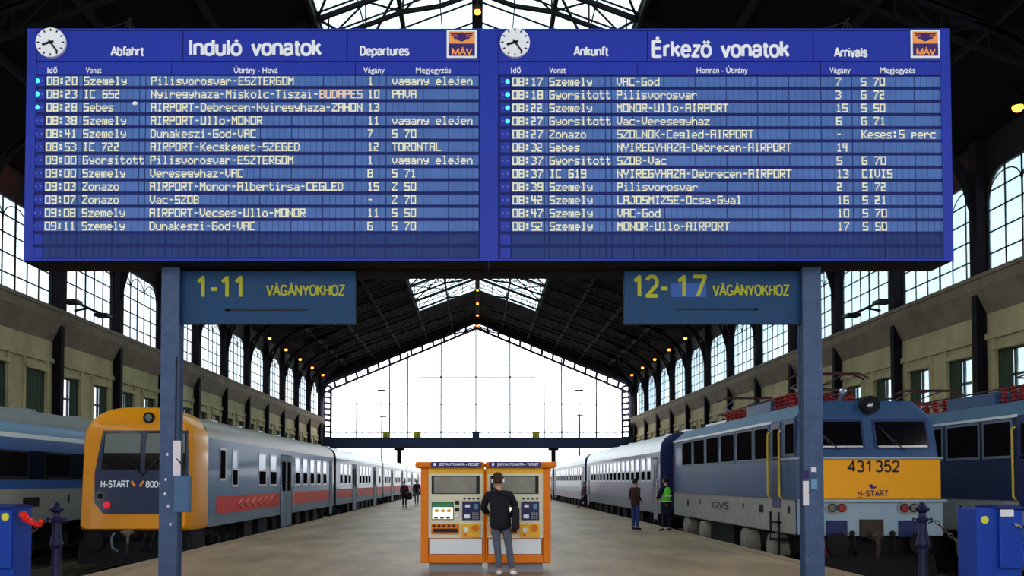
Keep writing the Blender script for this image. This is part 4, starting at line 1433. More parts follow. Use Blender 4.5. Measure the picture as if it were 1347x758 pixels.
# --- the electric locomotives
def loco(name, X, sg_xc, yf, L, label, num=True, paint='l_blue'):
    """X: platform-side face, body runs from yf to yf + L; the side in view faces -X"""
    hw = 1.48
    xc = X + hw
    t = thing(name, (xc, yf, RAILZ), label, 'locomotive', None)
    zmid, zside, ztop = 1.24, 3.05, 3.40
    pts = [(xc + hw, 0.42), (xc + hw, zmid), (xc + hw, zside), (xc + hw - 0.42, ztop), (xc - hw + 0.42, ztop), (xc - hw, zside), (xc - hw, zmid), (xc - hw, 0.42)]
    ms = [0, 1, 2, 2, 2, 1, 0, 3]
    mb = MB()
    mb.prism(pts, 'y', yf + 0.58, yf + L, 1, ms)
    mb.build('body', [M['l_grey'], M[paint], M['l_roof'], M['t_dark']], t, bevel=0.04)
    # front with a raked window zone
    f = MB()
    v = [(xc - hw, yf, 1.22), (xc + hw, yf, 1.22), (xc + hw, yf + 0.02, 2.16), (xc - hw, yf + 0.02, 2.16),
         (xc + hw - 0.03, yf + 0.22, zside - 0.05), (xc - hw + 0.03, yf + 0.22, zside - 0.05), (xc + hw - 0.42, yf + 0.34, ztop), (xc - hw + 0.42, yf + 0.34, ztop)]
    bk = [(p[0], yf + 0.6, p[2]) for p in v]
    f.raw(v + bk, [(0, 1, 2, 3), (3, 2, 4, 5), (5, 4, 6, 7), (1, 9, 10, 2), (2, 10, 12, 4), (4, 12, 14, 6), (0, 3, 11, 8), (3, 5, 13, 11), (5, 7, 15, 13), (7, 6, 14, 15), (0, 8, 9, 1), (8, 11, 10, 9), (11, 13, 12, 10), (13, 15, 14, 12)])
    front = f.build('cab_front', M['l_blue'], t, bevel=0.05)
    def fy(z):
        return yf + 0.02 + 0.20 * (z - 2.16) / (zside - 0.05 - 2.16)
    for s in (-1, 1):
        a, b = (xc - 1.30, xc - 0.11) if s < 0 else (xc + 0.11, xc + 1.30)
        z0, z1 = 2.33, 2.98
        def quad(a, b, z0, z1, d):
            return [(a, fy(z0) - d, z0), (b, fy(z0) - d, z0), (b, fy(z1) - d, z1), (a, fy(z1) - d, z1)]
        wm = MB()
        fr0, gl0 = quad(a, b, z0, z1, 0.02), quad(a + 0.05, b - 0.05, z0 + 0.06, z1 - 0.05, 0.026)
        bk0 = quad(a, b, z0, z1, -0.05)
        wm.raw(fr0 + bk0, [(0, 1, 2, 3), (0, 4, 5, 1), (1, 5, 6, 2), (2, 6, 7, 3), (3, 7, 4, 0)], 0)
        wm.raw(gl0 + quad(a + 0.05, b - 0.05, z0 + 0.06, z1 - 0.05, 0.0), [(0, 1, 2, 3), (0, 4, 5, 1), (1, 5, 6, 2), (2, 6, 7, 3), (3, 7, 4, 0)], 1)
        wm.build('windscreen', [M['l_dark'], M['t_glass']], front, fix=True)
        sm = MB()
        q = quad(a + 0.06, b - 0.06, z0 + 0.03, z0 + 0.07, 0.03)
        sm.raw(q, [(0, 1, 2, 3)])
        sm.bar((a + 0.06, fy(z0) - 0.03, z0 + 0.045), (b - 0.06, fy(z0) - 0.03, z0 + 0.045), 0.03)
        sm.build('window_sill', M['chrome'], front)
        wp = MB()
        xp = a + 0.62 if s < 0 else a + 0.62
        wp.bar((xp, fy(2.3) - 0.05, 2.3), (xp - 0.42, fy(2.72) - 0.05, 2.72), 0.025)
        wp.bar((xp - 0.5, fy(2.82) - 0.055, 2.82), (xp - 0.2, fy(2.42) - 0.055, 2.42), 0.018)
        wp.build('wiper', M['black'], front)
    yl = MB()
    yl.box(xc - hw - 0.01, xc + hw + 0.01, yf - 0.02, yf + 0.03, 1.24, 2.10)
    pn = yl.build('yellow_panel', M['l_yellow'], front, bevel=0.01)
    tm = MB()
    tm.box(xc - hw - 0.06, xc + hw + 0.06, yf - 0.05, yf + 0.03, 2.11, 2.15)
    tm.box(X - 0.02, X + 0.01, yf, yf + 2.2, 2.11, 2.15)
    tm.build('trim_strip', M['t_frame'], front)
    if num:
        nm = MB()
        a, z0 = PY(1115, 620.5, yf - 0.02)
        b, z1 = PY(1182, 607, yf - 0.02)
        w_ = b - a
        stroke_text(nm, '431', a, a + w_ * 0.48, z0, z1, yf - 0.026, 1.2)
        stroke_text(nm, '352', a + w_ * 0.55, b, z0, z1, yf - 0.026, 1.2)
        nm.build('number_lettering', M['black'], pn, fix=False)
        nm = MB()
        a, z0 = PY(1128, 653, yf - 0.02)
        b, z1 = PY(1168, 646, yf - 0.02)
        stroke_text(nm, 'H-START', a, b, z0, z1, yf - 0.026, 1.3)
        nm.box(a, a + (b - a) * 0.14, yf - 0.027, yf - 0.024, z0 - 0.035, z0 - 0.02)
        xm, zm = PY(1148, 640, yf - 0.02)
        nm.prism([(xm - 0.10, zm + 0.02), (xm - 0.03, zm - 0.05), (xm + 0.04, zm - 0.05), (xm + 0.10, zm + 0.01), (xm + 0.02, zm - 0.01), (xm - 0.02, zm + 0.05)], 'y', yf - 0.028, yf - 0.018)
        nm.build('emblem_lettering', M['k_purple'], pn, fix=False)
    # grey buffer beam
    bb = MB()
    bb.box(xc - hw + 0.02, xc + hw + 0.06, yf + 0.0, yf + 0.5, 0.44, 1.22)
    bb.box(xc - hw - 0.02, xc + hw + 0.12, yf - 0.08, yf + 0.4, 1.17, 1.23)
    beam = bb.build('front_apron', M['l_front'], t, bevel=0.02)
    for s in (-1, 1):
        hm = MB()
        lx, lz = xc + s * 0.78, 1.05
        pts_ = [(lx + 0.24 * math.copysign(abs(math.cos(a)) ** 0.6, math.cos(a)), lz + 0.125 * math.sin(a)) for a in [2 * PI * k / 24 for k in range(24)]]
        hm.prism(pts_, 'y', yf - 0.05, yf + 0.02, 0)
        hm.build('lamp_housing', M['l_grey'], beam)
        for dx_, m in ((-0.1 * 1, 'lens' if s < 0 else 'redlens'), (0.1 * 1, 'redlens' if s < 0 else 'lens')):
            lm_ = MB()
            lm_.cyl((lx + dx_, yf - 0.05, lz), (lx + dx_, yf - 0.075, lz), 0.095, 18, 0)
            lm_.cyl((lx + dx_, yf - 0.075, lz), (lx + dx_, yf - 0.08, lz), 0.075, 18, 1)
            lm_.build('front_lamp', [M['t_dark'], M['lens'] if m == 'lens' else M['insul']], beam)
        bm_ = MB()
        bm_.box(lx - 0.22, lx + 0.22, yf - 0.06, yf + 0.05, 0.42, 0.78)
        bm_.build('step_box', M['l_dark'], beam)
    mb = MB()
    mb.box(xc - 0.28, xc + 0.22, yf - 0.06, yf + 0.05, 0.42, 0.80)
    mb.box(xc - 0.1, xc + 0.06, yf - 0.32, yf, 0.38, 0.54)
    mb.tube([(xc - 0.02, yf - 0.3, 0.46), (xc - 0.02, yf - 0.36, 0.25), (xc, yf - 0.26, 0.02)], 0.05, 8)
    mb.cyl((xc - 0.14, yf - 0.3, 0.46), (xc + 0.1, yf - 0.3, 0.46), 0.055, 10)
    mb.build('coupling', M['sleeper'], beam)
    for dx_ in (-1.12, -0.45, 0.42, 1.12):
        hm = MB()
        hm.tube([(xc + dx_, yf - 0.02, 0.5), (xc + dx_, yf - 0.14, 0.42), (xc + dx_ * 0.96, yf - 0.16, 0.15), (xc + dx_ * 0.9, yf - 0.08, 0.02)], 0.03, 8)
        hm.cyl((xc + dx_, yf - 0.06, 0.5), (xc + dx_, yf - 0.01, 0.5), 0.06, 10)
        hm.build('air_hose', M['insul'] if abs(dx_) > 1 else M['t_dark'], beam)
    buffers(t, xc, yf + 0.05, 0.30, 0.65, 't_dark')
    sp = MB()
    sp.box(xc - 1.3, xc + 1.3, yf + 0.1, yf + 0.7, -0.25, 0.42)
    sp.prism([(yf - 0.1, -0.42), (yf + 0.2, -0.42), (yf + 0.2, 0.05), (yf + 0.05, 0.05)], 'x', xc - 1.35, xc + 1.35)
    sp.build('snowplough', M['t_dark'], t)
    # head lamp on the roof edge
    hx = xc + 0.06
    hm = MB()
    hm.cyl((hx, yf + 0.75, ztop - 0.1), (hx, yf + 0.12, ztop - 0.1), 0.2, 24, 0)
    hm.cyl((hx, yf + 0.12, ztop - 0.1), (hx, yf + 0.10, ztop - 0.1), 0.15, 24, 0)
    hm.ball((hx - 0.02, yf + 0.10, ztop - 0.12), 0.07, 12, 1, (1, 0.5, 1))
    hm.build('head_lamp', [M['t_dark'], M['lens']], front, smooth=True)
    hm = MB()
    hm.cyl((hx - 0.28, yf + 1.3, ztop), (hx - 0.28, yf + 1.0, ztop + 0.22), 0.05, 10)
    hm.ball((hx - 0.28, yf + 0.98, ztop + 0.26), 0.09, 12)
    hm.build('horn', M['chrome'], front)
    # the side in view
    side_window(t, X, -1, yf + 0.55, yf + 1.15, 2.25, 2.92, name='cab_window', frame='l_dark')
    dm = MB()
    dm.box(X - 0.02, X + 0.03, yf + 1.5, yf + 2.15, 1.0, 3.0, 0)
    dm.box(X - 0.025, X + 0.02, yf + 1.62, yf + 2.03, 2.2, 2.85, 1)
    door = dm.build('door', [M['l_dark'], M['t_glass_side']], t, bevel=0.01)
    for yy in (yf + 1.42, yf + 2.28):
        rm = MB()
        rm.tube([(X, yy, 1.22), (X - 0.07, yy, 1.28), (X - 0.07, yy, 2.75), (X, yy, 2.8)], 0.025, 8)
        rm.build('handrail', M['handrail'], door)
    st = MB()
    for k, z in enumerate((0.65, 0.25, -0.15)):
        st.box(X - 0.1, X + 0.2, yf + 1.5, yf + 2.15, z, z + 0.04)
    for yy in (yf + 1.5, yf + 2.12):
        st.box(X - 0.08, X - 0.04, yy, yy + 0.03, -0.15, 0.9)
    st.build('step', M['t_dark'], door)
    ww = [(2.45, 3.55)] + [(3.8 + k * 1.72, 3.8 + k * 1.72 + 1.42) for k in range(5)]
    for a, b in ww:
        side_window(t, X, -1, yf + a, yf + b, 2.18, 2.92, frame='t_grey')
    MB().box(X - 0.02, X + 0.02, yf + 2.2, yf + L - 0.05, 3.0, 3.06).build('gutter', M['stripe_white'], t)
    MB().box(X - 0.012, X + 0.02, yf + 0.1, yf + L, 1.21, 1.25).build('waist_line', M['l_dark'], t)
    if num:
        lm_ = MB()
        vs_, fs_ = text_geo('GVS', 0.012)
        a0 = min(v[0] for v in vs_); b0 = max(v[0] for v in vs_)
        # lettering reads towards the front, as seen from the platform
        Ya, Yb = yf + 8.0, yf + 6.1
        out = [(X - 0.012, Ya + (v[0] - a0) / (b0 - a0) * (Yb - Ya), 0.82 + v[1] / CAP * 0.2) for v in vs_]
        lm_.raw(out, fs_)
        lm_.build('side_lettering', M['black'], t, fix=False)
    for yy, z, w, h in ((yf + 0.9, 0.9, 0.1, 0.16), (yf + 2.9, 0.85, 0.3, 0.2), (yf + 4.6, 0.9, 0.1, 0.14), (yf + 9.5, 0.9, 0.1, 0.14), (yf + 11.2, 0.8, 0.2, 0.2)):
        MB().box(X - 0.012, X + 0.01, yy, yy + w, z, z + h).build('hatch', M['t_dark'], t)
    # bogies with outside discs
    ug = MB()
    ug.box(xc - 1.2, xc + 1.2, yf + 0.7, yf + L - 0.3, 0.0, 0.44)
    ug.box(xc - 1.38, xc + 1.38, yf + 6.0, yf + 8.6, -0.35, 0.44)
    ug.build('underframe', M['t_dark'], t)
    for yc_ in (yf + 3.3, yf + L - 3.3):
        bogie(t, xc, yc_, 2.3, wheel_r=0.56, gauge=0.82)
        for s in (-1, 1):
            bx_ = MB()
            bx_.cyl((X - 0.06, yc_ + s * 1.15, 0.05), (X + 0.3, yc_ + s * 1.15, 0.05), 0.34, 24)
            bx_.cyl((X - 0.09, yc_ + s * 1.15, 0.05), (X - 0.06, yc_ + s * 1.15, 0.05), 0.16, 16)
            bx_.build('axle_box', M['axle'], t)
    # roof gear
    eq = MB()
    eq.box(xc - 0.9, xc + 0.7, yf + 4.1, yf + 6.4, ztop, ztop + 0.32)
    eq.build('roof_box', M['l_blue'], t, bevel=0.03)
    eq = MB()
    eq.box(xc - 0.7, xc + 0.7, yf + 9.0, yf + 12.0, ztop, ztop + 0.16)
    eq.build('roof_hatch', M['stripe_white'], t, bevel=0.02)
    def insulator(x, y, h=0.38):
        im = MB()
        prof = [(0.05, 0)]
        for k in range(4):
            z = h * (k + 0.3) / 4
            prof += [(0.05, z), (0.11, z + h * 0.06), (0.05, z + h * 0.14)]
        prof += [(0.04, h)]
        im.lathe(prof, (x, y, ztop), 12)
        im.build('insulator', M['insul'], t, smooth=True)
    for y in (2.6, 3.0, 3.4, 3.8):
        for x in (-0.85, -0.45, 0.1, 0.6):
            insulator(xc + x, yf + y)
    for y in (6.7, 7.2, 7.7, 8.2, 8.7):
        for x in (-0.8, -0.3, 0.4):
            insulator(xc + x, yf + y, 0.34)
    # lowered pantograph frames
    for yb_ in (yf + 3.2, yf + L - 3.6):
        pm = MB()
        for x in (-0.55, 0.55):
            pm.bar((xc + x, yb_ - 0.9, ztop + 0.42), (xc + x, yb_ + 0.9, ztop + 0.42), 0.05)
            pm.bar((xc + x, yb_ - 0.8, ztop + 0.42), (xc + x * 0.6, yb_ + 1.0, ztop + 0.66), 0.04)
            pm.bar((xc + x * 0.6, yb_ + 1.0, ztop + 0.66), (xc + x * 0.7, yb_ - 0.7, ztop + 0.82), 0.03)
        for y in (-0.9, 0.9):
            pm.bar((xc - 0.55, yb_ + y, ztop + 0.42), (xc + 0.55, yb_ + y, ztop + 0.42), 0.05)
        for dy in (-0.15, 0.15):
            pm.tube([(xc - 0.95, yb_ - 0.7 + dy, ztop + 0.72), (xc - 0.7, yb_ - 0.7 + dy, ztop + 0.84), (xc + 0.7, yb_ - 0.7 + dy, ztop + 0.84), (xc + 0.95, yb_ - 0.7 + dy, ztop + 0.72)], 0.025, 6)
        pm.build('pantograph', M['panto'], t)
    pm = MB()
    pm.tube([(xc + 0.6, yf + 2.7, ztop + 0.38), (xc + 0.6, yf + 8.8, ztop + 0.36)], 0.02, 6)
    pm.tube([(xc - 0.8, yf + 2.7, ztop + 0.38), (xc - 0.8, yf + 8.8, ztop + 0.36)], 0.02, 6)
    pm.build('bus_bar', M['panto'], t)
    return t
loco('electric_locomotive', 7.06, 0, 20.6, 13.6, 'blue electric locomotive numbered 431 352 with a yellow front panel')
loco('electric_locomotive', 11.55, 0, 18.1, 13.6, 'dark blue electric locomotive without visible front, beyond the one numbered 431 352', num=False, paint='l_navy')

# ------------------------------------------------------------------ ticket machines
YK = 16.95
def kx(px): return PY(px, 680, YK)[0]
def kz(py): return PY(640, py, YK)[1]
def machine(side, x0, x1, label):
    """x0..x1 in photo columns; side -1: outer frame on the left, +1: on the right"""
    X0, X1 = kx(x0), kx(x1)
    t = thing('ticket_machine', ((X0 + X1) / 2, YK + 0.4, 0), label, 'ticket machine', 'ticket machines on the platform')
    D = 0.85
    zt = kz(616)
    zb_ = kz(741)
    outer = 0.135
    xo0 = X0 + (outer if side < 0 else 0.035)
    xo1 = X1 - (outer if side > 0 else 0.035)
    # orange casing: ring around the recessed front
    cs = MB()
    cs.box(X0, X1, YK + 0.05, YK + D, zb_, zt, 0)
    cs.box(X0, xo0, YK - 0.03, YK + 0.06, zb_, zt, 0)
    cs.box(xo1, X1, YK - 0.03, YK + 0.06, zb_, zt, 0)
    cs.box(xo0, xo1, YK - 0.03, YK + 0.06, zb_, kz(730), 0)
    case = cs.build('casing', M['k_orange'], t, bevel=0.02)
    # roof cap
    cp_ = MB()
    cp_.box(X0 - (0.1 if side < 0 else 0), X1 + (0.1 if side > 0 else 0), YK - 0.12, YK + D + 0.06, zt, kz(607.7))
    cp_.build('roof_cap', M['k_orange'], t, bevel=0.035)
    hd = MB()
    h0, h1 = X0 + (0.18 if side < 0 else 0.06), X1 - (0.18 if side > 0 else 0.06)
    zc = (kz(607.5) + kz(615)) / 2
    r_ = (kz(607.5) - kz(615)) / 2
    pts_ = [(h1 - r_ + r_ * math.cos(a), zc + r_ * math.sin(a)) for a in [-PI / 2 + PI * k / 10 for k in range(11)]]
    pts_ += [(h0 + r_ + r_ * math.cos(a), zc + r_ * math.sin(a)) for a in [PI / 2 + PI * k / 10 for k in range(11)]]
    hd.prism(pts_, 'y', YK - 0.17, YK - 0.1)
    header = hd.build('header_sign', M['k_purple'], t)
    tx_ = MB()
    w = h1 - h0
    put_text(tx_, 'JEGYAUTOMATA - TICKET', h0 + w * 0.16, h1 - w * 0.05, zc - 0.022, zc + 0.022, YK - 0.175, 0.02)
    tx_.box(h0 + w * 0.06, h0 + w * 0.10, YK - 0.176, YK - 0.17, zc - 0.026, zc + 0.026)
    tx_.build('header_lettering', M['white'], header, fix=False)
    MB().box(xo0, xo1, YK - 0.02, YK + 0.06, kz(622.5), zt).build('fascia', M['k_yellow'], t)
    fp_ = MB()
    fp_.box(xo0, xo1, YK, YK + 0.06, kz(708), kz(622.5), 0)
    panel = fp_.build('front_panel', M['k_cream'], t)
    ox = 0 if side < 0 else 77.6
    def bxp(a, b, c, d, y0=-0.02, name='detail', m='k_white', parent=panel, bevel=0.0):
        """crop rectangle in photo pixels of the first machine"""
        return MB().box(kx(a + ox), kx(c + ox), YK + y0, YK + 0.02, kz(d), kz(b)).build(name, M[m], parent, bevel=bevel)
    bxp(565, 709, 634, 729, -0.012, 'lower_door', 'k_white', panel)
    dsp = bxp(567.7, 626.5, 631, 650, -0.018, 'display_case', 'black', panel)
    MB().box(kx(571 + ox), kx(626.5 + ox), YK - 0.022, YK - 0.017, kz(649), kz(627.5)).build('display_glass', M['k_display'], dsp)
    sc = bxp(568, 660.5, 596.5, 684, -0.02, 'touch_screen', 'black', panel)
    MB().box(kx(568.7 + ox), kx(595.7 + ox), YK - 0.024, YK - 0.019, kz(683), kz(667.5)).build('screen_image', M['k_screen'], sc)
    MB().box(kx(568.7 + ox), kx(595.7 + ox), YK - 0.024, YK - 0.019, kz(667.5), kz(661.3)).build('screen_banner', M['k_green'], sc)
    for k in range(3):
        MB().box(kx(572 + k * 8 + ox), kx(577 + k * 8 + ox), YK - 0.027, YK - 0.023, kz(674), kz(670)).build('screen_icon', M['k_yellow'], sc)
        MB().box(kx(571 + k * 8 + ox), kx(576 + k * 8 + ox), YK - 0.027, YK - 0.023, kz(682.5), kz(680)).build('screen_icon', M['k_key'], sc)
    for k, py in enumerate((661.5, 670.5, 678.5)):
        bm_ = MB()
        x, z = kx(601.5 + ox), kz(py)
        bm_.box(x - 0.035, x + 0.035, YK - 0.02, YK + 0.01, z - 0.035, z + 0.035)
        bm_.build('reader', M['black'] if k < 2 else M['k_white'], panel, bevel=0.008)
    kp = bxp(608, 659.5, 631.5, 684.5, -0.022, 'keypad_panel', 'k_key', panel)
    for r0 in range(4):
        for c0 in range(3):
            x, z = kx(622.5 + c0 * 3 + ox), kz(675 + r0 * 2.4)
            MB().box(x - 0.014, x + 0.014, YK - 0.032, YK - 0.02, z - 0.011, z + 0.011).build('key', M['k_grey'], kp)
    for a, b, c, d, m in ((612, 664, 618, 667.5, 'white'), (624, 663, 629, 670, 'x_lblue'), (611, 677, 618, 682, 'white')):
        MB().box(kx(a + ox), kx(c + ox), YK - 0.026, YK - 0.021, kz(d), kz(b)).build('pictogram', M[m], kp)
    for k in range(4):
        x = kx(611 + k * 6 + ox)
        MB().box(x - 0.02, x + 0.02, YK - 0.01, YK + 0.01, kz(657.5), kz(655)).build('coin_mark', M['sleeper'], panel)
    tray = bxp(567.5, 689, 604, 703, -0.03, 'ticket_tray', 'k_orange', panel, 0.01)
    MB().box(kx(570 + ox), kx(602 + ox), YK - 0.035, YK - 0.028, kz(700.5), kz(695.5)).build('slot', M['black'], tray)
    for k in range(5):
        x = kx(571 + k * 6.5 + ox)
        MB().box(x - 0.025, x + 0.025, YK - 0.035, YK - 0.028, kz(693.5), kz(690.5)).build('tray_mark', M['sleeper'], tray)
    co = bxp(606, 689.5, 632, 707, -0.035, 'coin_unit', 'k_yellow', panel, 0.01)
    for px, py, r0, m in ((613, 697, 0.045, 'k_white'), (625, 695, 0.065, 'k_orange'), (612, 704, 0.03, 'k_orange')):
        cm_ = MB()
        cm_.cyl((kx(px + ox), YK - 0.06, kz(py)), (kx(px + ox), YK - 0.03, kz(py)), r0, 16)
        cm_.build('coin_cup', M[m], co)
    bs = MB()
    bs.box(X0 + (0.14 if side < 0 else 0.05), X1 - (0.14 if side > 0 else 0.05), YK + 0.1, YK + D - 0.05, 0, zb_ + 0.01)
    bs.build('plinth', M['k_grey'], t)
machine(-1, 553.5, 638, 'orange ticket machine with a lit white screen, nobody in front')
machine(1, 638.4, 724.5, 'orange ticket machine that the person in black is using')

# ------------------------------------------------------------------ people
def person(loc, H, heading, label, pose, cols, detail=1, hair='short', extra=None):
    """heading: rotation about Z, 0 = facing the camera (-Y). pose: joint overrides in body coordinates for a 1.75 m figure (x right-hand side of the picture when facing the camera, -y forward)"""
    t = thing('person', loc, label, 'person')
    k = H / 1.75
    J = dict(pelvis=(0, 0, 0.93), belly=(0, 0, 1.08), chest=(0, 0.0, 1.30), neck=(0, 0.01, 1.47), head=(0, -0.01, 1.62),
             sl=(-0.185, 0.01, 1.41), sr=(0.185, 0.01, 1.41), el=(-0.24, 0.03, 1.13), er=(0.24, 0.03, 1.13), wl=(-0.25, -0.04, 0.88), wr=(0.25, -0.04, 0.88),
             hl=(-0.09, 0, 0.90), hr=(0.09, 0, 0.90), kl=(-0.10, -0.02, 0.49), kr=(0.10, -0.02, 0.49), al=(-0.11, 0.02, 0.09), ar=(0.11, 0.02, 0.09))
    J.update(pose)
    R = Matrix.Rotation(heading, 3, 'Z')
    L = Vector(loc)
    def T(p):
        return tuple(R @ (Vector(p) * k) + L)
    def V(n, r):
        p = T(J[n])
        return (p[0], p[1], p[2], r * k if not isinstance(r, tuple) else (r[0] * k, r[1] * k))
    def mid(a, b, f):
        return tuple(Vector(J[a]).lerp(Vector(J[b]), f))
    def Q(p, r):
        p = T(p)
        return (p[0], p[1], p[2], r * k)
    # hand direction
    def hand_pts(s):
        e, w = Vector(J['e' + s]), Vector(J['w' + s])
        d = (w - e).normalized()
        return w, d
    names = ['pelvis', 'belly', 'chest', 'neck', 'sl', 'el', 'wl', 'sr', 'er', 'wr', 'hl', 'kl', 'al', 'hr', 'kr', 'ar']
    rad = dict(pelvis=0.12, belly=0.11, chest=0.115, neck=0.052, sl=0.042, el=0.040, wl=0.030, sr=0.042, er=0.040, wr=0.030, hl=0.085, kl=0.055, al=0.04, hr=0.085, kr=0.055, ar=0.04)
    pts = [V(n, rad[n]) for n in names]
    ix = {n: i for i, n in enumerate(names)}
    ed = [('pelvis', 'belly'), ('belly', 'chest'), ('chest', 'neck'), ('chest', 'sl'), ('sl', 'el'), ('el', 'wl'), ('chest', 'sr'), ('sr', 'er'), ('er', 'wr'), ('pelvis', 'hl'), ('hl', 'kl'), ('kl', 'al'), ('pelvis', 'hr'), ('hr', 'kr'), ('kr', 'ar')]
    ed = [(ix[a], ix[b]) for a, b in ed]
    # palm ends and toes and the head on the same skeleton
    hd = Vector(J['head'])
    nk = Vector(J['neck'])
    def add(p, r, parent):
        pts.append(Q(p, r))
        ed.append((parent, len(pts) - 1))
        return len(pts) - 1
    h0 = add(hd - Vector((0, -0.005, 0.06)), 0.058, ix['neck'])
    chains = []
    for s, sx in (('l', -1), ('r', 1)):
        w, d = hand_pts(s)
        side = Vector((0, -1, 0)) if abs(d.z) > 0.6 else Vector((0, 0, 1))
        side = (side - d * side.dot(d)).normalized()
        nrm = d.cross(side).normalized() * (1 if sx < 0 else -1)
        p1 = add(w + d * 0.05, 0.034, ix['w' + s])
        p2 = add(w + d * 0.085, 0.030, p1)
        for q in range(4):
            off = side * (0.027 - 0.018 * q)
            ln = (0.072, 0.082, 0.076, 0.058)[q]
            b = w + d * 0.075 + off
            chains.append(([Q(b, 0.0095), Q(b + d * ln * 0.45, 0.0088), Q(b + d * ln * 0.78 + nrm * 0.012, 0.0082), Q(b + d * ln * 0.95 + nrm * 0.03, 0.007)], None))
        b = w + d * 0.03 + side * 0.02
        chains.append(([Q(b, 0.012), Q(b + d * 0.025 + side * 0.03, 0.011), Q(b + d * 0.055 + side * 0.037, 0.0095)], None))
        a = Vector(J['a' + s])
        add(a + Vector((sx * 0.02, -0.13, -0.045)), 0.035, ix['a' + s])
    vs, fs = skin_geo([(pts, ed)] + chains, 1)
    body = MB()
    body.raw(vs, fs, 0)
    # head with its features
    tilt = pose.get('head_rot', 0.0)
    hR = Matrix.Rotation(tilt, 3, 'Z')
    def HP(p):
        return T(hd + hR @ Vector(p))
    hb = MB()
    hb.ball((0, 0, 0), 1, 18)
    hv = []
    for v in hb.v:
        x, y, z = v
        w = 0.078 * (1 - 0.16 * max(0, -z)) * (1 - 0.10 * max(0, z))
        yy = 0.096 * y - 0.012 * max(0, -z) * (1 if y < 0 else 0.2)
        hv.append(HP((x * w, yy, z * 0.118)))
    body.raw(hv, hb.f, 0)
    nb = MB().ball((0, -0.10, -0.02), 0.017, 8, 0, (0.8, 1.2, 1.6))
    for sx in (-1, 1):
        nb.ball((sx * 0.08, 0.005, -0.012), 0.024, 8, 0, (0.45, 0.8, 1.4))
    body.raw([HP(v) for v in nb.v], nb.f, 0)
    eb = MB()
    for sx in (-1, 1):
        eb.ball((sx * 0.03, -0.088, 0.008), 0.010, 8, 0, (1.2, 0.7, 0.7))
    body.raw([HP(v) for v in eb.v], eb.f, 1)
    lb = MB().ball((0, -0.092, -0.062), 0.02, 8, 0, (1.2, 0.5, 0.35))
    body.raw([HP(v) for v in lb.v], lb.f, 2)
    body.build('body', [cols.get('skin', M['skin']), M['eye'], M['lips']], t, smooth=True)
    # hair
    hb2 = MB()
    hb2.ball((0, 0, 0), 1, 18)
    keep_v = []
    for v in hb2.v:
        x, y, z = v
        # the cap is pulled away from the face
        low = -0.55 if hair == 'short' else -0.95
        zz = max(z, low + (1.0 if y < -0.35 else 0.0) * 0.95)
        sc_ = 0.086 if hair == 'short' else 0.094
        keep_v.append(HP((x * sc_, 0.012 + y * (0.102 if y > 0 else 0.095), 0.012 + zz * 0.122)))
    hm = MB().raw(keep_v, hb2.f)
    hm.build('hair', cols['hair'], t, smooth=True)
    # jacket
    jl = pose.get('jacket_len', 0.80)
    jn = ['hem', 'waist', 'chest', 'collar', 'sl', 'el', 'wl', 'sr', 'er', 'wr']
    jw = pose.get('jacket_w', 1.0)
    Pm = Vector(J['pelvis'])
    hem = (Pm.x, Pm.y, jl)
    jp = [Q(hem, 0.165 * jw), Q((Pm.x, Pm.y, jl + 0.14), 0.165 * jw), Q(J['belly'], 0.15 * jw), Q(J['chest'], 0.162 * jw), Q(mid('chest', 'neck', 0.9), 0.085)]
    for s in ('l', 'r'):
        jp += [Q(Vector(J['s' + s]) - Vector((0, 0, 0.015)), 0.085), Q(J['e' + s], 0.066), Q(mid('e' + s, 'w' + s, 0.93), 0.048)]
    je = [(0, 1), (1, 2), (2, 3), (3, 4), (3, 5), (5, 6), (6, 7), (3, 8), (8, 9), (9, 10)]
    vs, fs = skin_geo([(jp, je)], 2)
    MB().raw(vs, fs).build('jacket', cols['jacket'], t, smooth=True)
    # trousers
    tp = [Q((Pm.x, Pm.y, Pm.z + 0.06), 0.125), Q(J['pelvis'], 0.135)]
    te = [(0, 1)]
    for s in ('l', 'r'):
        i0 = len(tp)
        tp += [Q(J['h' + s], 0.096), Q(mid('h' + s, 'k' + s, 0.5), 0.082), Q(J['k' + s], 0.066), Q(mid('k' + s, 'a' + s, 0.5), 0.062), Q(mid('k' + s, 'a' + s, 0.97), 0.055)]
        te += [(1, i0), (i0, i0 + 1), (i0 + 1, i0 + 2), (i0 + 2, i0 + 3), (i0 + 3, i0 + 4)]
    vs, fs = skin_geo([(tp, te)], 1)
    MB().raw(vs, fs).build('trousers', cols['trousers'], t, smooth=True)
    for s, sx in (('l', -1), ('r', 1)):
        a = Vector(J['a' + s])
        yaw = pose.get('toe_' + s, sx * 0.15)
        tr_ = Matrix.Rotation(yaw, 3, 'Z')
        fl = a.z - 0.09
        sp_ = [Q(a + Vector((0, 0.045, -0.045)), 0.042), Q(a + Vector((0, 0.0, -0.02)), 0.05), Q(a + tr_ @ Vector((0, -0.09, -0.045)), 0.045), Q(a + tr_ @ Vector((0, -0.165, -0.055)), 0.036)]
        vs, fs = skin_geo([(sp_, None)], 1)
        zmin = T((0, 0, fl))[2] + 0.002
        vs = [(v[0], v[1], max(v[2], zmin)) for v in vs]
        MB().raw(vs, fs).build('shoe', cols['shoe'], t, smooth=True)
    if extra:
        extra(t, T, J, k, HP)
    return t

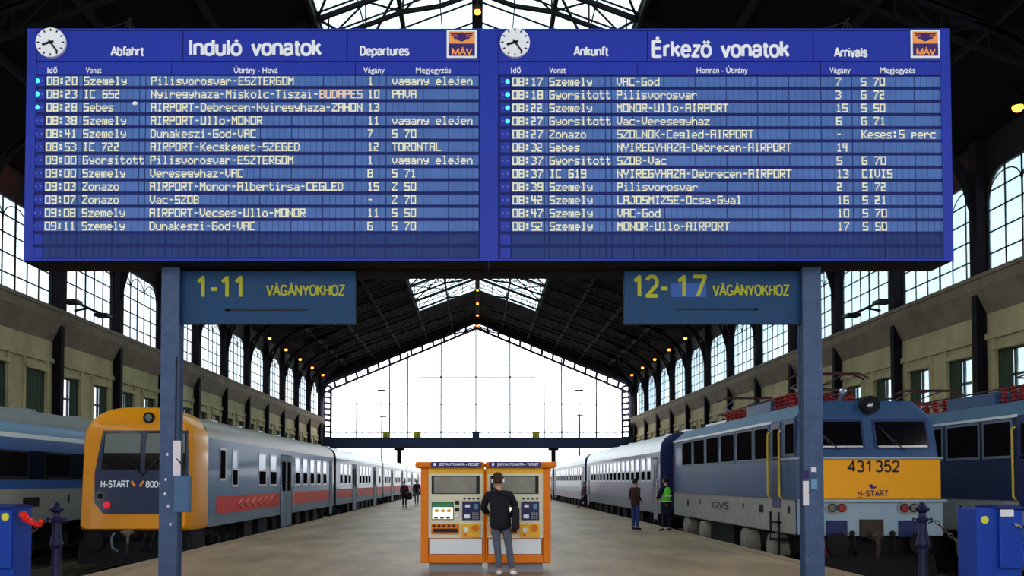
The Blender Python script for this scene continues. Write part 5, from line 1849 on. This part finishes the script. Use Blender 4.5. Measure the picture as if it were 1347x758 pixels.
cl = lambda n, c, r=0.8: mat(n, c, r, var=0.15, scale=14)
c_black = cl('black_cloth', (24, 24, 32))
c_jean = cl('grey_jeans', (86, 90, 106))
c_brownhair = cl('brown_hair', (58, 38, 26), 0.6)
c_darkhair = cl('dark_hair', (26, 20, 18), 0.6)
c_sneak = mat('sneaker', (232, 230, 232), 0.5, var=0.2, scale=9)
c_shoe = mat('dark_shoe', (24, 24, 28), 0.5)
c_blue = cl('blue_jeans', (44, 62, 112))
c_brown = cl('brown_coat', (62, 38, 36))
c_navy = cl('navy_cloth', (26, 28, 48))
c_green = mat('green_vest', (110, 220, 60), 0.6)
c_burg = cl('burgundy_cloth', (60, 26, 42))
c_mauve = cl('mauve_cloth', (122, 84, 98))
c_black2 = cl('charcoal_cloth', (30, 28, 36))

def headphones(t, T, J, k, HP):
    mb = MB()
    for sx in (-1, 1):
        c = Vector(HP((sx * 0.088, 0.005, -0.005)))
        d = (Vector(HP((sx * 0.12, 0.005, -0.005))) - c).normalized()
        mb.cyl(c - d * 0.012, c + d * 0.022, 0.033, 14)
    hp = mb.build('headphones', M['white'], t)
    mb = MB()
    mb.tube([Vector(HP((0.096 * math.cos(a), 0.005, 0.02 + 0.118 * math.sin(a)))) for a in [PI * q / 12 for q in range(13)]], 0.008, 6)
    mb.build('head_band', M['black'], hp)
    # shoulder bag on the right hip
    bg_ = MB()
    c = Vector(T((-0.25, 0.05, 1.0)))
    bg_.box(c.x - 0.06, c.x + 0.07, c.y - 0.13, c.y + 0.13, c.z - 0.22, c.z + 0.18)
    b_ = bg_.build('shoulder_bag', c_black2, t, bevel=0.05)
    sm = MB()
    sm.tube([T((-0.24, 0.05, 1.17)), T((-0.17, 0.13, 1.35)), T((0.02, 0.14, 1.42)), T((0.12, 0.06, 1.49)), T((0.13, -0.06, 1.46))], 0.018, 8)
    sm.build('strap', c_black2, b_)

fx, _ = PY(663, 755, 16.45)
person((PY(658.5, 755, 16.4)[0], 16.4, 0), 1.77, PI, 'person in a black jacket and white headphones standing at the ticket machine',
       dict(pelvis=(0.0, 0, 0.93), chest=(0.02, 0.0, 1.30), neck=(0.04, 0.0, 1.47), head=(0.045, -0.02, 1.62), belly=(0.01, 0, 1.08),
            sl=(-0.165, 0.0, 1.40), sr=(0.215, 0.0, 1.40), el=(-0.26, -0.02, 1.14), er=(0.30, -0.05, 1.15), wl=(-0.17, -0.22, 0.98), wr=(0.20, -0.24, 1.04),
            hl=(-0.085, 0, 0.9), hr=(0.095, 0, 0.9), kl=(-0.14, -0.01, 0.50), kr=(0.055, -0.02, 0.50), al=(-0.195, 0.03, 0.09), ar=(0.02, 0.0, 0.09), toe_l=-0.5, toe_r=0.2, jacket_len=0.76, jacket_w=1.2, head_rot=0.0),
       dict(hair=c_brownhair, jacket=c_black, trousers=c_jean, shoe=c_sneak), extra=headphones)

def at(px, py):       # ground point under a photo pixel
    rx, ry, rz = ray(px, py)
    s = -EYE / rz
    return (rx * s, ry * s, 0)
person(at(836, 697.5), 1.72, math.radians(120), 'person in a brown coat and blue jeans standing beside the grey coach',
       dict(jacket_len=0.76, jacket_w=1.05, el=(-0.22, 0.06, 1.14), er=(0.22, 0.04, 1.12), wl=(-0.16, -0.12, 1.0), wr=(0.2, -0.1, 0.9)),
       dict(hair=c_darkhair, jacket=c_brown, trousers=c_blue, shoe=c_shoe))
def vest(t, T, J, k, HP):
    P = lambda p, r: T(p) + (r * k,)
    vs, fs = skin_geo([([P((0, 0, 0.86), 0.182), P((0, 0, 1.1), 0.175), P((0, 0, 1.32), 0.185), P((0, 0, 1.44), 0.11)], None)], 2)
    v = MB().raw(vs, fs).build('safety_vest', c_green, t, smooth=True)
    sm = MB()
    for z in (0.95, 1.12):
        ring = [T((0.185 * math.cos(a), 0.185 * math.sin(a), z)) for a in [2 * PI * q / 16 for q in range(17)]]
        sm.tube(ring, 0.016, 6)
    sm.build('reflective_band', M['k_white'], v)
person(at(876, 699), 1.78, math.radians(215), 'person in a bright green safety vest standing at the locomotive end',
       dict(jacket_len=0.84, el=(-0.27, 0.0, 1.14), er=(0.27, 0.0, 1.14), wl=(-0.2, -0.2, 1.05), wr=(0.2, -0.2, 1.02), hl=(-0.1, 0, 0.9), al=(-0.15, 0.02, 0.09), ar=(0.15, 0.02, 0.09), kl=(-0.13, 0, 0.49), kr=(0.13, 0, 0.49)),
       dict(hair=c_darkhair, jacket=c_navy, trousers=c_navy, shoe=c_shoe), extra=vest)
def bag(t, T, J, k, HP):
    b = MB()
    c = Vector(T((0.33, 0.0, 0.72)))
    b.box(c.x - 0.16, c.x + 0.16, c.y - 0.2, c.y + 0.2, c.z - 0.22, c.z + 0.2)
    b.build('travel_bag', c_black2, t, bevel=0.06)
person(at(767, 669.5), 1.58, math.radians(70), 'person in a mauve jacket striding beside the pale teal coach with a dark bag',
       dict(chest=(0, -0.06, 1.30), neck=(0, -0.1, 1.47), head=(0, -0.13, 1.62), sl=(-0.18, -0.06, 1.4), sr=(0.18, -0.06, 1.4), al=(-0.1, 0.32, 0.14), ar=(0.1, -0.24, 0.09), kl=(-0.1, 0.06, 0.5), kr=(0.1, -0.17, 0.52), jacket_w=1.15),
       dict(hair=c_darkhair, jacket=c_mauve, trousers=c_navy, shoe=c_shoe), extra=bag)
person(at(532, 667.5), 1.66, math.radians(20), 'person in a dark burgundy coat walking beside the red-striped cars',
       dict(jacket_len=0.62, jacket_w=1.25, al=(-0.06, 0.12, 0.1), ar=(0.06, -0.12, 0.09), wl=(-0.3, -0.05, 0.9), wr=(0.3, 0.05, 0.9)),
       dict(hair=c_darkhair, jacket=c_burg, trousers=c_black, shoe=c_shoe), extra=bag)
person(at(548, 663.5), 1.70, math.radians(10), 'person in a dark jacket and grey trousers walking half behind the ticket machines',
       dict(jacket_len=0.78, jacket_w=1.1, al=(-0.07, 0.15, 0.1), ar=(0.07, -0.12, 0.09)),
       dict(hair=c_burg, jacket=c_black2, trousers=c_jean, shoe=c_shoe))

# ------------------------------------------------------------------ bollards, chains, cabinets
def bollard(px, label):
    Y = 14.3
    x, zt = PY(px, 660, Y)
    t = thing('chain_bollard', (x, Y, 0), label, 'bollard', 'bollards at the track ends')
    k = zt / 1.32
    pr = [(0.13, 0), (0.14, 0.06), (0.10, 0.10), (0.085, 0.14), (0.08, 0.62), (0.115, 0.65), (0.12, 0.70), (0.10, 0.73), (0.10, 0.78), (0.075, 0.82), (0.07, 1.00), (0.10, 1.03), (0.10, 1.07), (0.07, 1.09), (0.055, 1.16)]
    MB().lathe([(r_ * 0.82, z * k) for r_, z in pr], (x, Y, 0), 20).build('shaft', M['navy'], t, smooth=True)
    hb = MB()
    hb.lathe([(0.05, 1.15), (0.10, 1.19), (0.105, 1.22), (0.07, 1.25), (0.05, 1.28), (0.025, 1.32)], (x, Y, 0), 16)
    hb.build('finial', M['navy'], t, smooth=True)
    rm = MB()
    for s in (-1, 1):
        rm.tube([(x + s * 0.09, Y, 1.05), (x + s * 0.14, Y, 1.07), (x + s * 0.15, Y, 1.02), (x + s * 0.09, Y, 1.0)], 0.012, 6)
    rm.build('chain_eye', M['navy'], t)
    return x, Y
def chain(p0, p1, sag, label, n=26):
    p0, p1 = Vector(p0), Vector(p1)
    mb = MB()
    pts = []
    for k in range(n + 1):
        u = k / n
        p = p0.lerp(p1, u)
        p.z -= sag * 4 * u * (1 - u)
        pts.append(p)
    for k in range(n):
        a, b = pts[k], pts[k + 1]
        d = (b - a)
        dn = d.normalized()
        s = Vector((0, 1, 0)) if k % 2 else dn.cross(Vector((0, 1, 0))).normalized()
        c = (a + b) / 2
        ln, w = d.length * 0.66, 0.026
        ring = [c + dn * ln * math.cos(q) + s * w * math.sin(q) for q in [2 * PI * i / 8 for i in range(9)]]
        mb.tube(ring, 0.008, 5)
    o = mb.build('chain', M['rail'], at=pts[0])
    tag(o, label, 'chain')
xl_b, Yb = bollard(75, 'navy cast-iron bollard near the blue box with red plastic')
xr_b, _ = bollard(1213, 'navy cast-iron bollard in front of the 431 352 locomotive')
chain((xl_b - 0.2, Yb, 1.03), (xl_b - 0.86, Yb - 0.0, 0.52), 0.05, 'iron chain hanging from the bollard near the yellow-nosed railcar', 14)
chain((xr_b + 0.2, Yb, 1.03), (xr_b + 1.15, Yb - 0.1, 0.42), 0.12, 'iron chain hanging from the bollard in front of the 431 352 locomotive', 20)

def cabinet(px0, px1, py, label, both):
    Y = 13.6
    x0, zt = PY(px0, py, Y)
    x1, _ = PY(px1, py, Y)
    t = thing('waste_cabinet', ((x0 + x1) / 2, Y + 0.3, 0), label, 'cabinet', 'blue steel boxes on the head platform')
    w = x1 - x0
    mb = MB()
    mb.box(x0, x1, Y, Y + 0.55, 0.05, zt - 0.02)
    mb.box(x0 + 0.03, x1 - 0.03, Y + 0.04, Y + 0.5, 0, 0.05)
    mb.build('body', M['cab_blue'], t, bevel=0.02)
    d = MB()
    xa_ = x0 + w * 0.46
    d.box(xa_, x1 - 0.01, Y - 0.06, Y + 0.02, PY(px0, 748, Y)[1], zt - 0.05)
    door = d.build('door', M['cab_blue'], t, bevel=0.015)
    lid = MB()
    lid.prism([(Y - 0.07, zt - 0.03), (Y + 0.57, zt - 0.03), (Y + 0.57, zt), (Y + 0.15, zt + 0.03), (Y - 0.07, zt - 0.01)], 'x', xa_ - 0.02, x1 + 0.01)
    lid.build('lid', M['board_dark'], t)
    xs, zs = PY(px0 + (11 if both else 9.5 + (18 - 18)), 684 if both else 680, Y)
    if not both:
        xs, zs = PY(10, 680, Y)
    MB().cyl((xs, Y - 0.012 if both else Y - 0.07, zs), (xs, Y + 0.005, zs), 0.055, 18).build('sticker', M['sticker'], t)
    if both:
        a, z1 = PY(1316, 670.5, Y - 0.07)
        b, z0 = PY(1334, 680, Y - 0.07)
        pl = MB().box(a, b, Y - 0.07, Y - 0.055, z0, z1).build('label_plate', M['k_white'], door, bevel=0.01)
        hx, hz = PY(1339, 691, Y - 0.1)
        hm = MB()
        hm.bar((hx - 0.05, Y - 0.1, hz + 0.02), (hx + 0.05, Y - 0.1, hz - 0.03), 0.03)
        hm.cyl((hx - 0.03, Y - 0.06, hz), (hx - 0.03, Y - 0.12, hz), 0.02, 10)
        hm.build('handle', M['chrome'], door)
    return x0, x1, zt, Y
cabinet(1284, 1343.5, 667, 'blue steel cabinet with a white label plate beside the dark blue locomotive', True)
x0, x1, zt, Yc = cabinet(-42, 19, 666, 'blue steel cabinet with a yellow sticker and red plastic at its corner', False)
# crumpled red plastic caught at the cabinet corner
mb = MB()
rnd = random.Random(3)
path = [PY(28, 673, Yc + 0.1), PY(31, 678, Yc + 0.1), PY(34, 683, Yc + 0.1), PY(43, 688, Yc + 0.1), PY(52, 691, Yc + 0.1), PY(55, 684, Yc + 0.1)]
rr = (0.075, 0.10, 0.085, 0.06, 0.04, 0.02)
chp = [(p[0], Yc + 0.1 + rnd.uniform(-0.03, 0.03), p[1], (r_, r_ * 0.6)) for p, r_ in zip(path, rr)]
vs, fs = skin_geo([(chp, None)], 3)
vs = [tuple(Vector(v) + Vector((rnd.uniform(-1, 1), rnd.uniform(-1, 1), rnd.uniform(-1, 1))) * 0.012) for v in vs]
o = MB().raw(vs, fs).build('plastic_wrap', M['redplastic'], at=(path[0][0], Yc + 0.1, path[0][1]))
tag(o, 'crumpled shiny red plastic caught at the blue cabinet near the striped railcar', 'plastic')

# ------------------------------------------------------------------ lamps
def hall_lamp(x, y, z, label, group, arm, r=0.17):
    t = thing('hanging_lamp', (x, y, z), label, 'lamp', group)
    b = MB()
    b.lathe([(0.03, 0.34), (0.08, 0.30), (0.20, 0.12), (0.22, 0.06)], (x, y, z), 16)
    b.build('shade', M['iron'], t, smooth=True)
    MB().ball((x, y, z), r, 14, 0, (1, 1, 0.8)).build('bulb', M['lamp_glow'], t, smooth=True)
    a = MB()
    a.tube([(x, y, z + 0.32), (x, y, z + 0.6), (x + arm, y, z + 0.7)] if arm else [(x, y, z + 0.32), (x, y, roof_z(x) - 0.3)], 0.035, 8)
    a.build('hanger', M['iron'], t)
for sg, nm in ((-1, 'left'), (1, 'right')):
    ys = [35.7 + BAY * k for k in range(12)]
    for y in ys:
        if 60 < y < 84:
            continue
        near = y < 60
        hall_lamp(sg * (20.4 if near else 20.0), y - (0.3 if near else 0), 15.35 if not near else 15.72, 'small orange lamp glowing under the roof edge above the %s windows' % ('white' if sg < 0 else 'bluish'), 'lamps along the %s eaves' % nm, sg * (0.95 if near else 1.35), 0.16 if not near else 0.2)
for k in (0, 5, 6, 7, 8, 9, 10):
    y = COLS[7] + BAY * k - 7.9 * 0 if False else 47.6 + BAY * (k - 1 if k == 0 else k)
    if y > Y_END:
        continue
    hall_lamp(0, y - 0.4, 21.35 if k == 0 else 22.35, 'orange lamp hanging below the roof ridge above the platform', 'lamps under the ridge', 0, 0.14)

# floodlights on brackets at the wall ledges
for sg in (-1, 1):
    y = 47.6
    x = sg * 19.6
    t = thing('floodlight_bracket', (sg * 20.3, y, 10.2), 'dark twin floodlight bracket on the ledge under the %s windows' % ('bright white' if sg < 0 else 'grimy bluish'), 'floodlight', 'twin floodlights')
    mb = MB()
    mb.bar((sg * 20.3, y, 10.2), (x, y, 10.35), 0.1)
    mb.bar((x, y - 1.7, 10.35), (x, y + 1.7, 10.35), 0.09)
    mb.build('arm', M['iron'], t)
    for s in (-1, 1):
        hm = MB()
        hm.box(x - 0.35, x + 0.35, y + s * 1.9 - 0.4, y + s * 1.9 + 0.4, 10.2, 10.38)
        hm.build('lamp_head', M['black'], t, bevel=0.04)

# boxes on the transom beam and lamp masts out in the yard
for px, m, nm in ((508, 'sticker', 'dull yellow signal box on the transom beam, near the white edge of the gable screen'), (549, 'sticker', 'dull yellow signal box second along the transom beam'), (626, 'navy', 'dark blue signal box at the middle of the transom beam'), (705, 'sticker', 'dull yellow signal box alone beyond the middle of the transom beam')):
    x, z0 = PY(px, 576, Y_END - 0.3)
    o = MB()
    o.box(x - 0.5, x + 0.5, Y_END - 0.33, Y_END - 0.1, zb, zb + 0.75)
    o.box(x - 0.55, x + 0.55, Y_END - 0.36, Y_END - 0.08, zb + 0.75, zb + 0.82)
    tag(o.build('signal_box', M['sticker'] if m == 'sticker' else M['beam'], at=(x, Y_END - 0.2, zb)), nm, 'signal box', 'boxes on the transom beam')
for px, py, Y, nm in ((502, 515, 165, 'taller yard lamp mast beyond the gable, over the striped cars'), (504, 549, 215, 'shorter yard lamp mast beyond the gable, over the striped cars'), (762, 515, 165, 'taller yard lamp mast beyond the gable, over the grey coaches'), (763, 547, 215, 'shorter yard lamp mast beyond the gable, over the grey coaches')):
    x, z = PY(px, py, Y)
    t = thing('yard_mast', (x, Y, -0.95), nm, 'lamp mast', 'yard lamp masts')
    MB().cyl((x, Y, -0.95), (x, Y, z), 0.14, 10, 0, 0.08).build('pole', M['iron'], t)
    hm = MB()
    hm.box(x - 0.75, x + 0.75, Y - 0.3, Y + 0.3, z, z + 0.3)
    hm.build('lamp_head', M['iron'], t, bevel=0.05)
